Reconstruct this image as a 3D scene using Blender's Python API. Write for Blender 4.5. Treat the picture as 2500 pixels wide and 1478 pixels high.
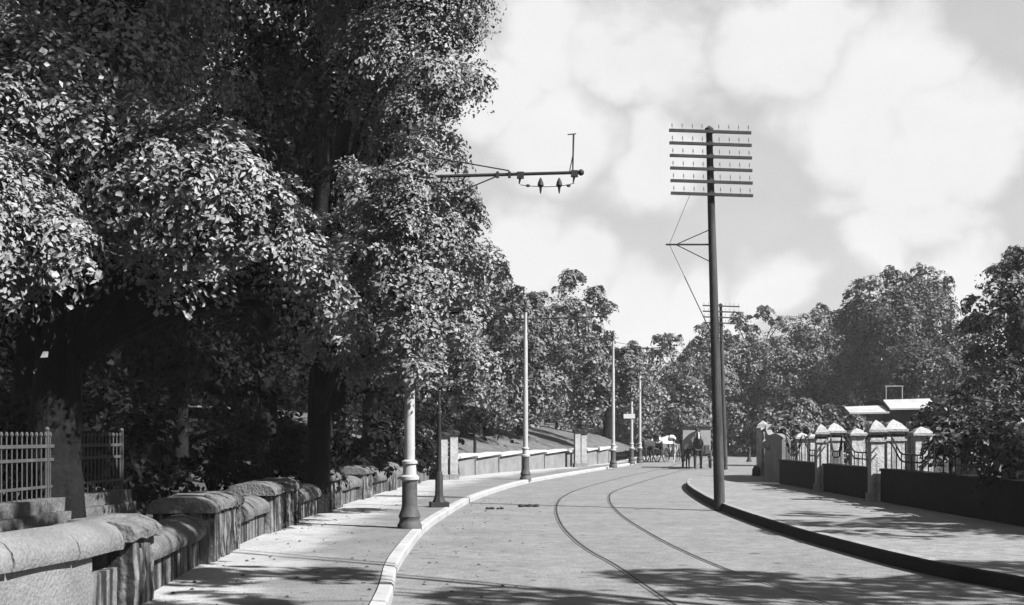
import bpy, math, random
import numpy as np
from mathutils import Vector, Matrix

# ------------------------------------------------------------------ camera, sky, sun, exposure
for o in list(bpy.data.objects): bpy.data.objects.remove(o)
S = bpy.context.scene
COL = S.collection
EYE, F = 1.7, 3000.0            # eye height (m), focal length in photo pixels (2500 wide)
HX, HY = 1250.0, 1065.0         # vanishing column, horizon row

cd = bpy.data.cameras.new('camera'); cam = bpy.data.objects.new('camera', cd); COL.objects.link(cam)
cam.location = (0, 0, EYE); cam.rotation_euler = (math.radians(90), 0, 0)
cd.sensor_width = 36.0; cd.lens = 36.0 * F / 2500.0; cd.shift_y = (HY - 739.0) / 2500.0
cd.clip_start = 0.1; cd.clip_end = 5000
S.camera = cam
S.view_settings.view_transform = 'Standard'; S.view_settings.look = 'None'
S.view_settings.gamma = 1.0; S.view_settings.use_curve_mapping = False
S.view_settings.exposure = 2.1
S.cycles.max_bounces = 4; S.cycles.diffuse_bounces = 2; S.cycles.glossy_bounces = 2; S.cycles.transmission_bounces = 3; S.cycles.transparent_max_bounces = 4

SUN_EL = math.radians(43)
SUN_AZ = math.radians(120)       # clockwise from +Y
to_sun = Vector((math.sin(SUN_AZ) * math.cos(SUN_EL), math.cos(SUN_AZ) * math.cos(SUN_EL), math.sin(SUN_EL)))
sd = bpy.data.lights.new('sun', 'SUN'); sd.energy = 5.0; sd.angle = math.radians(0.55); sd.color = (1, 1, 1)
sun = bpy.data.objects.new('sun', sd); COL.objects.link(sun)
sun.location = (30, -20, 40); sun.rotation_euler = to_sun.to_track_quat('Z', 'Y').to_euler()

W = bpy.data.worlds.new('World'); S.world = W; W.use_nodes = True
def build_world():
    nt = W.node_tree; N = nt.nodes; L = nt.links
    for n in list(N): N.remove(n)
    out = N.new('ShaderNodeOutputWorld'); bg = N.new('ShaderNodeBackground')
    bg.inputs['Strength'].default_value = 0.05
    sky = N.new('ShaderNodeTexSky'); sky.sky_type = 'NISHITA'; sky.sun_disc = False
    sky.sun_elevation = SUN_EL; sky.sun_rotation = SUN_AZ; sky.dust_density = 1.5; sky.ozone_density = 1.0
    bw = N.new('ShaderNodeRGBToBW'); L.new(sky.outputs[0], bw.inputs[0])      # panchromatic plate: grey sky
    tc = N.new('ShaderNodeTexCoord')
    def math_(op, a, b=None, clamp=False):
        m = N.new('ShaderNodeMath'); m.operation = op; m.use_clamp = clamp
        for i, v in enumerate((a, b)):
            if v is None: continue
            if isinstance(v, (int, float)): m.inputs[i].default_value = v
            else: L.new(v, m.inputs[i])
        return m.outputs[0]
    mp = N.new('ShaderNodeMapping'); L.new(tc.outputs['Generated'], mp.inputs[0]); mp.inputs['Scale'].default_value = (1, 1, 1.5)
    def noise(scale, det, rough=0.55, off=0.0):
        n = N.new('ShaderNodeTexNoise'); L.new(mp.outputs[0], n.inputs['Vector'])
        n.inputs['Scale'].default_value = scale; n.inputs['Detail'].default_value = det; n.inputs['Roughness'].default_value = rough
        return n.outputs[0]
    big, mid = noise(4.5, 5), noise(11.0, 7, 0.6)
    wn = N.new('ShaderNodeTexNoise'); wn.inputs['Scale'].default_value = 14.0; wn.inputs['Detail'].default_value = 5.0; L.new(tc.outputs['Generated'], wn.inputs['Vector'])
    wc = N.new('ShaderNodeVectorMath'); wc.operation = 'SUBTRACT'; L.new(wn.outputs['Color'], wc.inputs[0]); wc.inputs[1].default_value = (.5, .5, .5)
    wsc = N.new('ShaderNodeVectorMath'); wsc.operation = 'SCALE'; L.new(wc.outputs[0], wsc.inputs[0]); wsc.inputs['Scale'].default_value = 0.09
    warp = N.new('ShaderNodeVectorMath'); warp.operation = 'ADD'; L.new(tc.outputs['Generated'], warp.inputs[0]); L.new(wsc.outputs[0], warp.inputs[1])
    # cumulus heaps of the photograph, as directions on the sky
    cur = None
    for px, py, r in ((1300, 120, 190), (1200, 250, 170), (1360, 330, 190), (1540, 200, 120), (1900, 110, 170), (2000, 60, 130), (2180, 200, 200), (2320, 330, 190), (2050, 330, 200), (2200, 450, 150), (1600, 420, 150), (1300, 620, 170), (1420, 640, 130), (1560, 800, 190), (1680, 760, 150), (1860, 710, 150), (1760, 830, 160), (2120, 620, 130), (2330, 680, 150), (2240, 740, 170)):
        d = Vector(((px - HX) / F, 1.0, (HY - py) / F)).normalized()
        vm = N.new('ShaderNodeVectorMath'); vm.operation = 'DISTANCE'
        L.new(warp.outputs[0], vm.inputs[0]); vm.inputs[1].default_value = d
        q = math_('DIVIDE', vm.outputs['Value'], 0.74 * r / F)
        cur = q if cur is None else math_('MINIMUM', cur, q)
    # the same kind of cumulus goes on all round the sky
    rest = math_('MULTIPLY', math_('SUBTRACT', 0.84, big), 4.6)
    cur = math_('MINIMUM', cur, rest)
    cur = math_('ADD', cur, math_('MULTIPLY', math_('SUBTRACT', mid, 0.5), 1.3))
    ms = N.new('ShaderNodeMapRange'); ms.interpolation_type = 'SMOOTHSTEP'; L.new(cur, ms.inputs[0])
    ms.inputs[1].default_value = 1.28; ms.inputs[2].default_value = 0.62; ms.inputs[3].default_value = 0.0; ms.inputs[4].default_value = 1.0
    base = math_('ADD', math_('MULTIPLY', bw.outputs[0], 0.2), 2.25)
    base = math_('ADD', base, math_('MULTIPLY', math_('SUBTRACT', mid, 0.5), 0.8))
    cl = math_('ADD', 4.1, math_('MULTIPLY', math_('SUBTRACT', mid, 0.5), 0.8))
    mx = N.new('ShaderNodeMix'); mx.data_type = 'FLOAT'
    L.new(ms.outputs[0], mx.inputs[0]); L.new(base, mx.inputs[2]); L.new(cl, mx.inputs[3])
    cc = N.new('ShaderNodeCombineColor')
    for i in range(3): L.new(mx.outputs[0], cc.inputs[i])
    L.new(cc.outputs[0], bg.inputs['Color']); L.new(bg.outputs[0], out.inputs['Surface'])
build_world()
try:
    W.cycles.sampling_method = 'MANUAL'; W.cycles.sample_map_resolution = 256
except Exception: pass

# ------------------------------------------------------------------ helpers
R = random.Random(7)
def P(px, py, d): return Vector(((px - HX) / F * d, d, EYE - (py - HY) / F * d))
def G(px, py, z=0.0):
    d = F * (EYE - z) / (py - HY); return Vector(((px - HX) / F * d, d, z))

def grey(v): return (v, v, v, 1)
def mat(name, base, rough=0.85, var=0.25, scale=6.0, fine=0.0, fscale=60.0, bump=0.0, bscale=40.0, spec=0.1, metal=0.0, streak=0.0, spots=0.0, sscale=30, spotv=0.3, coords='Object'):
    base *= 0.51
    m = bpy.data.materials.new(name); m.use_nodes = True; nt = m.node_tree; N, L = nt.nodes, nt.links
    b = N['Principled BSDF']; b.inputs['Roughness'].default_value = rough; b.inputs['Specular IOR Level'].default_value = spec; b.inputs['Metallic'].default_value = metal
    tc = N.new('ShaderNodeTexCoord')
    def noise(sc, det=5, vec=None):
        n = N.new('ShaderNodeTexNoise'); n.inputs['Scale'].default_value = sc; n.inputs['Detail'].default_value = det
        L.new(vec or tc.outputs[coords], n.inputs['Vector']); return n.outputs[0]
    def mth(op, a, c):
        k = N.new('ShaderNodeMath'); k.operation = op
        for i, v in enumerate((a, c)):
            if isinstance(v, (int, float)): k.inputs[i].default_value = v
            else: L.new(v, k.inputs[i])
        return k.outputs[0]
    v = mth('ADD', 1.0, mth('MULTIPLY', mth('SUBTRACT', noise(scale), 0.5), var * 4))
    if fine: v = mth('MULTIPLY', v, mth('ADD', 1.0, mth('MULTIPLY', mth('SUBTRACT', noise(fscale, 3), 0.5), fine * 4)))
    if streak:
        mp = N.new('ShaderNodeMapping'); mp.inputs['Scale'].default_value = (9, 9, 0.7); L.new(tc.outputs[coords], mp.inputs[0])
        s = noise(1.0, 4, mp.outputs[0])
        mr = N.new('ShaderNodeMapRange'); L.new(s, mr.inputs[0]); mr.inputs[1].default_value = 0.42; mr.inputs[2].default_value = 0.58
        mr.inputs[3].default_value = 1.0 - streak; mr.inputs[4].default_value = 1.1
        v = mth('MULTIPLY', v, mr.outputs[0])
    if spots:
        s = noise(sscale, 2)
        mr = N.new('ShaderNodeMapRange'); L.new(s, mr.inputs[0]); mr.inputs[1].default_value = 0.66; mr.inputs[2].default_value = 0.72
        mr.inputs[3].default_value = 1.0; mr.inputs[4].default_value = 1.0 - spots
        v = mth('MULTIPLY', v, mr.outputs[0])
    v = mth('MULTIPLY', v, base); v = mth('MAXIMUM', v, base * 0.15)
    cc = N.new('ShaderNodeCombineColor')
    for i in range(3): L.new(v, cc.inputs[i])
    L.new(cc.outputs[0], b.inputs['Base Color'])
    if bump:
        bn = N.new('ShaderNodeBump'); bn.inputs['Strength'].default_value = bump; bn.inputs['Distance'].default_value = 0.03
        L.new(noise(bscale, 6), bn.inputs['Height']); L.new(bn.outputs[0], b.inputs['Normal'])
    return m

def leaf_mat(name, base, var=0.55, rough=0.55, trans=0.22, spec=0.2):
    m = bpy.data.materials.new(name); m.use_nodes = True; nt = m.node_tree; N, L = nt.nodes, nt.links
    b = N['Principled BSDF']; b.inputs['Roughness'].default_value = rough; b.inputs['Specular IOR Level'].default_value = spec
    ge = N.new('ShaderNodeNewGeometry')
    mr = N.new('ShaderNodeMapRange'); L.new(ge.outputs['Random Per Island'], mr.inputs[0])
    mr.inputs[3].default_value = base * (1 - var); mr.inputs[4].default_value = base * (1 + var)
    cc = N.new('ShaderNodeCombineColor')
    for i in range(3): L.new(mr.outputs[0], cc.inputs[i])
    L.new(cc.outputs[0], b.inputs['Base Color'])
    t = N.new('ShaderNodeBsdfTranslucent'); L.new(cc.outputs[0], t.inputs['Color'])
    mx = N.new('ShaderNodeMixShader'); mx.inputs[0].default_value = trans
    L.new(b.outputs[0], mx.inputs[1]); L.new(t.outputs[0], mx.inputs[2])
    L.new(mx.outputs[0], N['Material Output'].inputs['Surface'])
    return m

M = {}
M['road']   = mat('macadam', 0.18, 0.9, 0.17, 0.9, 0.2, 4.5, 0.6, 18, spots=0.45, sscale=3.0)
M['pave']   = mat('pavement_gravel', 0.19, 0.9, 0.16, 0.8, 0.15, 7, 0.5, 30, spots=0.4, sscale=6)
M['paver']  = mat('pavement_flags', 0.20, 0.9, 0.16, 0.9, 0.25, 4.5, 0.5, 20, spots=0.35, sscale=3)
M['kerbl']  = mat('pale_kerb_stone', 0.34, 0.8, 0.14, 1.2, 0.10, 14, 0.3, 60)
M['kerbd']  = mat('shade_kerb_face', 0.022, 0.85, 0.25, 2.5, 0.2, 40, 0.3, 60)  # shade on the road-side face is put into the stone colour
M['kerbt']  = mat('lit_kerb_top', 0.25, 0.85, 0.25, 2.5, 0.2, 40, 0.3, 60)  # sunlit top of the same kerb, coloured paler than the face
M['earth']  = mat('earth', 0.06, 0.95, 0.3, 0.6, 0.3, 12, 0.6, 20)
M['grass']  = mat('mown_bank', 0.10, 0.95, 0.35, 0.9, 0.4, 4, 0.8, 14)
M['rubble'] = mat('rubble_stone', 0.15, 0.9, 0.3, 2.2, 0.25, 24, 0.9, 14, streak=0.88)  # the stone's own dark streaks, deepened to stand for tree shade
M['coping'] = mat('coping_stone', 0.165, 0.85, 0.25, 2.0, 0.22, 30, 0.7, 30)
M['copemoss'] = mat('mossy_coping_stone', 0.12, 0.9, 0.4, 4.0, 0.3, 30, 0.9, 26)
M['wallfar'] = mat('bank_wall_stone', 0.19, 0.9, 0.25, 2.0, 0.2, 14, 0.8, 16)
M['copew']  = mat('pale_coping_slab', 0.40, 0.8, 0.12, 2.0, 0.1, 30)
M['pier']   = mat('stucco', 0.42, 0.85, 0.3, 3.0, 0.25, 14, 0.6, 22, streak=0.3)
M['piercap'] = mat('pale_cap_stone', 0.33, 0.8, 0.3, 5.0, 0.2, 18, 0.5, 24)
M['lowwall'] = mat('shade_dark_brick', 0.022, 0.9, 0.25, 2.0, 0.2, 20, 0.5, 24)  # road-side shade of the low wall is put into this brick colour
M['render'] = mat('grey_render', 0.22, 0.9, 0.25, 1.3, 0.14, 18, 0.5, 20)
M['iron']   = mat('black_iron', 0.03, 0.6, 0.25, 8.0)
M['ironpale'] = mat('pale_painted_iron', 0.07, 0.7, 0.3, 5.0)
M['steel']  = mat('worn_rail_steel', 0.12, 0.6, 0.2, 5.0)
M['groove'] = mat('rail_groove_dirt', 0.02, 0.9, 0.2, 5.0)
M['polepaint'] = mat('grey_painted_pole', 0.34, 0.55, 0.12, 3.0, 0.1, 30, 0.1, 40)
M['polebase'] = mat('dark_pole_base', 0.07, 0.6, 0.3, 6.0, 0.2, 30, 0.2, 40)
M['wood']   = mat('weathered_pole_timber', 0.06, 0.85, 0.3, 2.5, 0.2, 30, 0.4, 40, streak=0.4)
M['arm']    = mat('crossarm_timber', 0.05, 0.8, 0.25, 6.0, 0.15, 40)
M['ceram']  = mat('porcelain', 0.22, 0.6, 0.05, 6.0, spec=0.1)
M['bark']   = mat('bark', 0.009, 0.95, 0.4, 4.0, 0.3, 20, 0.9, 16, streak=0.5)  # near black: the shade on the trunks is put into the colour
M['board']  = mat('white_board', 0.55, 0.7, 0.08, 4.0)
M['white']  = mat('white_paint', 0.36, 0.7, 0.2, 2.0)
M['brick']  = mat('house_brick', 0.10, 0.9, 0.2, 1.5, 0.2, 14)
M['glass']  = mat('window_glass', 0.02, 0.1, 0.1, 2.0, spec=0.5)
M['horse']  = mat('dark_horse_coat', 0.03, 0.6, 0.3, 3.0)
M['horseb'] = mat('brown_horse_coat', 0.035, 0.6, 0.3, 3.0)
M['blaze']  = mat('white_blaze', 0.4, 0.7, 0.1, 8.0)
M['cloth']  = mat('dark_cloth', 0.03, 0.9, 0.2, 9.0)
M['clothm'] = mat('grey_cloth', 0.09, 0.9, 0.2, 9.0)
M['shirt']  = mat('pale_cloth', 0.4, 0.9, 0.1, 9.0)
M['skin']   = mat('skin', 0.3, 0.7, 0.1, 9.0)
M['sack']   = mat('pale_load', 0.5, 0.9, 0.25, 3.0, 0.2, 20, 0.5, 12)
M['van']    = mat('van_panel', 0.36, 0.7, 0.12, 3.0)
M['cartwood'] = mat('cart_timber', 0.09, 0.85, 0.25, 5.0)
M['dung']   = mat('droppings', 0.03, 0.95, 0.3, 9.0)
M['leafN']  = leaf_mat('chestnut_leaf', 0.105, 0.42, 0.55, 0.10)
M['leafM']  = leaf_mat('lime_leaf', 0.098, 0.45, 0.55, 0.10)
M['leafD']  = leaf_mat('shade_leaf', 0.0075, 0.5, 0.85, 0.06, 0.02)  # leaves in deep shade: the shade is put into their colour
M['leafF']  = leaf_mat('far_leaf', 0.066, 0.55, 0.6, 0.12, 0.2)
M['leafP']  = leaf_mat('pale_leaf', 0.075, 0.5, 0.55, 0.12)
M['leafS']  = leaf_mat('shrub_leaf', 0.034, 0.6, 0.5, 0.10)

class MB:
    def __init__(s): s.v = []; s.f = []; s.mi = []; s.cur = 0
    def add(s, vs, fs):
        o = len(s.v); s.v += [tuple(v) for v in vs]
        for f in fs: s.f.append(tuple(i + o for i in f)); s.mi.append(s.cur)
        return s
    def box(s, c, size, rz=0.0, mtx=None):
        hx, hy, hz = size[0] / 2, size[1] / 2, size[2] / 2
        vs = [Vector((x, y, z)) for z in (-hz, hz) for y in (-hy, hy) for x in (-hx, hx)]
        m = mtx or Matrix.Rotation(rz, 3, 'Z'); c = Vector(c)
        return s.add([c + m @ v for v in vs], [(0, 2, 3, 1), (4, 5, 7, 6), (0, 1, 5, 4), (2, 6, 7, 3), (0, 4, 6, 2), (1, 3, 7, 5)])
    def bar(s, a, b, w, h):
        a, b = Vector(a), Vector(b); d = b - a
        q = d.to_track_quat('X', 'Z').to_matrix()
        return s.box((a + b) / 2, (d.length, w, h), mtx=q)
    def tube(s, pts, rad, n=10, cap=True):
        pts = [Vector(p) for p in pts]; k = len(pts)
        if isinstance(rad, (int, float)): rad = [rad] * k
        t0 = (pts[1] - pts[0]).normalized(); up = Vector((0, 0, 1)) if abs(t0.z) < 0.9 else Vector((1, 0, 0))
        vs = []; x = t0.cross(up).normalized()
        for i, p in enumerate(pts):
            t = (pts[min(i + 1, k - 1)] - pts[max(i - 1, 0)]).normalized()
            x = (x - t * x.dot(t)).normalized(); y = t.cross(x)
            for j in range(n):
                a = 2 * math.pi * j / n; vs.append(p + (x * math.cos(a) + y * math.sin(a)) * rad[i])
        fs = [(i * n + j, i * n + (j + 1) % n, (i + 1) * n + (j + 1) % n, (i + 1) * n + j) for i in range(k - 1) for j in range(n)]
        if cap: fs += [tuple(range(n))[::-1], tuple(range((k - 1) * n, k * n))]
        return s.add(vs, fs)
    def lathe(s, prof, n=16, c=(0, 0, 0)):
        c = Vector(c); vs = [c + Vector((r * math.cos(2 * math.pi * j / n), r * math.sin(2 * math.pi * j / n), z)) for r, z in prof for j in range(n)]
        k = len(prof)
        fs = [(i * n + j, i * n + (j + 1) % n, (i + 1) * n + (j + 1) % n, (i + 1) * n + j) for i in range(k - 1) for j in range(n)]
        fs += [tuple(range(n))[::-1], tuple(range((k - 1) * n, k * n))]
        return s.add(vs, fs)
    def ball(s, c, r, n=10, sz=(1, 1, 1)):
        prof = [(max(1e-3, r * math.sin(math.pi * i / n)), -r * math.cos(math.pi * i / n)) for i in range(n + 1)]
        o = len(s.v); s.lathe(prof, n)
        for i in range(o, len(s.v)):
            v = s.v[i]; s.v[i] = (c[0] + v[0] * sz[0], c[1] + v[1] * sz[1], c[2] + v[2] * sz[2])
        return s
    def sweep(s, path, section, closed=False):
        """section: list of (offset to the right of travel, z)"""
        path = [Vector(p) for p in path]; k = len(path); n = len(section); vs = []
        for i, p in enumerate(path):
            t = path[min(i + 1, k - 1)] - path[max(i - 1, 0)]; t.z = 0; t.normalize(); r = Vector((t.y, -t.x, 0))
            for u, z in section: vs.append(p + r * u + Vector((0, 0, z)))
        m = n if closed else n - 1
        fs = [(i * n + j, i * n + (j + 1) % n, (i + 1) * n + (j + 1) % n, (i + 1) * n + j) for i in range(k - 1) for j in range(m)]
        if closed: fs += [tuple(range(n))[::-1], tuple(range((k - 1) * n, k * n))]
        return s.add(vs, fs)
    def build(s, name, m, parent=None, smooth=False, loc=None):
        me = bpy.data.meshes.new(name); me.from_pydata(s.v, [], s.f)
        ms = m if isinstance(m, (list, tuple)) else [m]
        for q in ms: me.materials.append(M[q] if isinstance(q, str) else q)
        if len(ms) > 1: me.polygons.foreach_set('material_index', s.mi)
        me.update()
        import bmesh
        bm = bmesh.new(); bm.from_mesh(me); bmesh.ops.recalc_face_normals(bm, faces=bm.faces); bm.to_mesh(me); bm.free()
        if smooth:
            me.polygons.foreach_set('use_smooth', [True] * len(me.polygons))
            try: me.set_sharp_from_angle(angle=math.radians(40))
            except Exception: pass
        o = bpy.data.objects.new(name, me); COL.objects.link(o)
        if parent: o.parent = parent
        if loc is not None: o.location = loc
        return o

def tag(o, label=None, cat=None, group=None, kind=None):
    if label: o['label'] = label
    if cat: o['category'] = cat
    if group: o['group'] = group
    if kind: o['kind'] = kind
    return o
def empty(name, loc, rz=0.0, label=None, cat=None, group=None):
    o = bpy.data.objects.new(name, None); COL.objects.link(o); o.location = loc; o.rotation_euler = (0, 0, rz); o.empty_display_size = 0.3
    return tag(o, label, cat, group)
def share(name, me, parent, loc=(0, 0, 0), rot=(0, 0, 0), sc=(1, 1, 1)):
    o = bpy.data.objects.new(name, me); COL.objects.link(o); o.parent = parent; o.location = loc; o.rotation_euler = rot; o.scale = sc
    return o
def copy_tree(o, parent=None):
    c = o.copy(); COL.objects.link(c); c.parent = parent
    for ch in list(o.children): copy_tree(ch, c)
    return c
def curve(pts, n=8):
    pts = [Vector(p) for p in pts]; out = []
    for i in range(len(pts) - 1):
        a, b = pts[i], pts[i + 1]; p0 = pts[i - 1] if i else a * 2 - b; p3 = pts[i + 2] if i + 2 < len(pts) else b * 2 - a
        for j in range(n):
            t = j / n
            out.append(0.5 * ((2 * a) + (b - p0) * t + (2 * p0 - 5 * a + 4 * b - p3) * t * t + (3 * a - p0 - 3 * b + p3) * t ** 3))
    out.append(pts[-1]); return out
def resample(path, n):
    L = [0]
    for a, b in zip(path, path[1:]): L.append(L[-1] + (b - a).length)
    out = []; j = 0
    for i in range(n):
        t = L[-1] * i / (n - 1)
        while j < len(L) - 2 and L[j + 1] < t: j += 1
        out.append(path[j].lerp(path[j + 1], (t - L[j]) / max(1e-9, L[j + 1] - L[j])))
    return out
def at_y(path, y):
    for a, b in zip(path, path[1:]):
        if min(a.y, b.y) <= y <= max(a.y, b.y): return a.lerp(b, (y - a.y) / (b.y - a.y + 1e-9)), (b - a).normalized()
    return path[-1], (path[-1] - path[-2]).normalized()
def sheet(name, left, right, z, m, n=80, cross=1, kind='structure'):
    a, b = resample(left, n), resample(right, n); mb = MB(); vs = []
    for p, q in zip(a, b):
        for k in range(cross + 1):
            v = p.lerp(q, k / cross); vs.append((v.x, v.y, z))
    w = cross + 1
    mb.add(vs, [(i * w + k, i * w + k + 1, (i + 1) * w + k + 1, (i + 1) * w + k) for i in range(n - 1) for k in range(cross)])
    return tag(mb.build(name, m), kind=kind)
V2 = lambda x, y: Vector((x, y, 0))

# ------------------------------------------------------------------ ground, road, kerbs, pavements
KH = 0.13; KR = 0.18                                    # kerb height
left_kerb = curve([V2(-0.3, -12), V2(-0.75, 0), V2(-1.05, 8), V2(-1.22, 12.35), V2(-1.42, 15.2), V2(-1.50, 17.9), V2(-1.53, 21.7), V2(-1.38, 25.9), V2(-1.03, 31.9),
                   V2(-0.38, 37.8), V2(0.6, 44.3), V2(2.68, 53.7), V2(5.45, 65.4), V2(7.2, 73), V2(8.6, 82), V2(10.2, 92), V2(14, 103), V2(24, 111), V2(45, 116)], 10)
right_kerb = curve([V2(9.5, -12), V2(7.6, 2), V2(6.3, 9), V2(5.52, 13.25), V2(5.15, 14.8), V2(4.88, 17.4), V2(4.70, 21.7), V2(4.78, 28.8), V2(5.3, 36.4), V2(5.85, 41.2),
                    V2(6.5, 44.6), V2(7.4, 46.7), V2(8.6, 47.9), V2(10.5, 48.6), V2(14, 49), V2(40, 49.5)], 10)
left_wall = curve([V2(-9.5, 1.5), V2(-6.6, 4.6), V2(-4.75, 7.0), V2(-3.80, 9.0), V2(-3.58, 11.5), V2(-3.88, 16.0), V2(-3.98, 20.2), V2(-3.92, 26.3), V2(-3.5, 36.5), V2(-2.95, 44.3)], 12)
bank_wall = curve([V2(-2.3, 46.3), V2(-1.1, 51), V2(0.8, 57), V2(3.0, 63), V2(5.2, 70), V2(6.3, 75)], 10)

mb = MB(); mb.add([(-380, -60, -0.05), (380, -60, -0.05), (380, 420, -0.05), (-380, 420, -0.05)], [(0, 1, 2, 3)])
tag(mb.build('ground', 'earth'), kind='structure')
far_right = [V2(45, -12), V2(45, 116)]
sheet('road', left_kerb, far_right, 0.0, 'road', 160, 6)

def kerb(name, path, side, m, KH=KH):
    # side=+1: road lies to the right of travel
    w = 0.16 * -side
    sec = [(0, -0.04), (0, KH - 0.02), (w * 0.1, KH + 0.004), (w, KH + 0.006), (w, -0.04)]
    return tag(MB().sweep(path, sec, True).build(name, m), kind='structure')
def kerb_stones(name, path, side, m, KH, length, ymax, top=None):
    e = bpy.data.objects.new(name, None); COL.objects.link(e); e['kind'] = 'structure'
    tot = sum((b - a).length for a, b in zip(path, path[1:])); n = int(tot / length); pp = resample(path, n * 3 + 1); rr = random.Random(n); w = -side
    for i in range(n):
        q = pp[i * 3:i * 3 + 4]; t0 = (q[1] - q[0]).normalized() * 0.003; t1 = (q[3] - q[2]).normalized() * 0.003; dz = rr.uniform(-.003, .003); du = rr.uniform(-.002, .002)
        q = [q[0] + t0, q[1], q[2], q[3] - t1]
        sec = [(du, -0.04), (du, KH - 0.025 + dz), (w * 0.02 + du, KH + dz), (w * 0.145, KH + 0.006 + dz), (w * 0.145, -0.04)]
        o = MB().sweep(q, sec, True).build('kerb_stone', m, e)
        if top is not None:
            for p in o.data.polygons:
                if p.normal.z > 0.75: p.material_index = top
    return e
kerb_stones('left_kerb', left_kerb, 1, 'kerbl', KH, 1.15, 200)
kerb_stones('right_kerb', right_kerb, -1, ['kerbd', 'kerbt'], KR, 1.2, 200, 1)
lk_in = [p + Vector((-0.16, 0.02, 0)) for p in left_kerb]
n0 = 24
back_l = [V2(-9.5, -12)] + left_wall + bank_wall + [V2(7.6, 82), V2(9.2, 92), V2(13, 104.5), V2(23, 113), V2(45, 118)]
# inner strip by the wall is pale trodden gravel, the kerb side is greyer
pv = sheet('left_pavement', lk_in, back_l, KH, 'pave', 160, 6)
at = pv.data.attributes.new('across', 'FLOAT', 'POINT')
at.data.foreach_set('value', [(i % 7) / 6.0 for i in range(len(pv.data.vertices))])
def dusty():
    # trodden pale dust towards the wall, darker tarred surface towards the kerb
    m = M['pave']; N, L = m.node_tree.nodes, m.node_tree.links; b = N['Principled BSDF']; src = b.inputs['Base Color'].links[0].from_socket
    a = N.new('ShaderNodeAttribute'); a.attribute_name = 'across'; n = N.new('ShaderNodeTexNoise'); n.inputs['Scale'].default_value = 1.1; n.inputs['Detail'].default_value = 6
    tc = N.new('ShaderNodeTexCoord'); L.new(tc.outputs['Object'], n.inputs['Vector'])
    k = N.new('ShaderNodeMath'); k.operation = 'MULTIPLY_ADD'; L.new(n.outputs[0], k.inputs[0]); k.inputs[1].default_value = 0.9; L.new(a.outputs['Fac'], k.inputs[2])
    mr = N.new('ShaderNodeMapRange'); mr.interpolation_type = 'SMOOTHSTEP'; L.new(k.outputs[0], mr.inputs[0]); mr.inputs[1].default_value = 0.75; mr.inputs[2].default_value = 1.15; mr.inputs[3].default_value = 0.85; mr.inputs[4].default_value = 1.8
    vm = N.new('ShaderNodeVectorMath'); vm.operation = 'SCALE'; L.new(src, vm.inputs[0]); L.new(mr.outputs[0], vm.inputs['Scale']); L.new(vm.outputs[0], b.inputs['Base Color'])
dusty()
RWX = 8.62
rk_in = [p + Vector((0.15, -0.02, 0)) for p in right_kerb if p.y < 46.2] + [V2(8.3, 47.6), V2(9.9, 48.3)]
sheet('right_pavement', rk_in, [V2(12, -12), V2(RWX, 8), V2(RWX, 39), V2(9.9, 47.4)], KR, 'paver', 110, 4)
def poly(name, pts, z, m):
    mb = MB(); mb.add([(p[0], p[1], z) for p in pts], [tuple(range(len(pts)))]); return tag(mb.build(name, m), kind='structure')
poly('garden_ground', [(RWX, 8), (60, 8), (60, 48.4), (9.95, 48.4), (9.9, 47), (RWX, 39)], KR - 0.01, 'earth')
# park ground behind the left wall, rising gently
def park():
    mb = MB(); rows = []; ys = [1.5 + i * 1.0 for i in range(44)]
    for y in ys:
        w, _ = at_y(left_wall, min(max(y, 1.6), 44.2)); row = []
        for k in range(14):
            dx = [0, 0.6, 1.2, 2, 3, 4.5, 6, 8, 11, 15, 20, 28, 40, 60][k]
            row.append((w.x - dx, y, KH - 0.02 + min(1.0, dx * 0.10) + 0.05 * math.sin(y + dx)))
        rows.append(row)
    vs = [v for r in rows for v in r]
    mb.add(vs, [(i * 14 + k, i * 14 + k + 1, (i + 1) * 14 + k + 1, (i + 1) * 14 + k) for i in range(len(ys) - 1) for k in range(13)])
    return tag(mb.build('park_ground', 'earth', smooth=True), kind='structure')
park()
def bank():
    mb = MB(); n = 60; path = resample([V2(-3.2, 44.6)] + bank_wall + [V2(9.2, 92), V2(13, 105)], n); rr = random.Random(5); w = 16; vs = []
    for i, p in enumerate(path):
        t = path[min(i + 1, n - 1)] - path[max(i - 1, 0)]; t.normalize(); r = Vector((-t.y, t.x, 0))
        for k in range(w):
            dx = k * 1.0 if k < 13 else 13 + (k - 12) * 14
            z = 0.66 + 2.7 * (1 - math.exp(-dx / 6.0)) + (0.03 * math.sin(i * 1.7 + k) + rr.uniform(-0.02, 0.02))
            q = p + r * (dx + 0.3); vs.append((q.x, q.y, z))
    mb.add(vs, [(i * w + k, i * w + k + 1, (i + 1) * w + k + 1, (i + 1) * w + k) for i in range(n - 1) for k in range(w - 1)])
    return tag(mb.build('grass_bank', 'grass', smooth=True), kind='structure')
bank()

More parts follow.
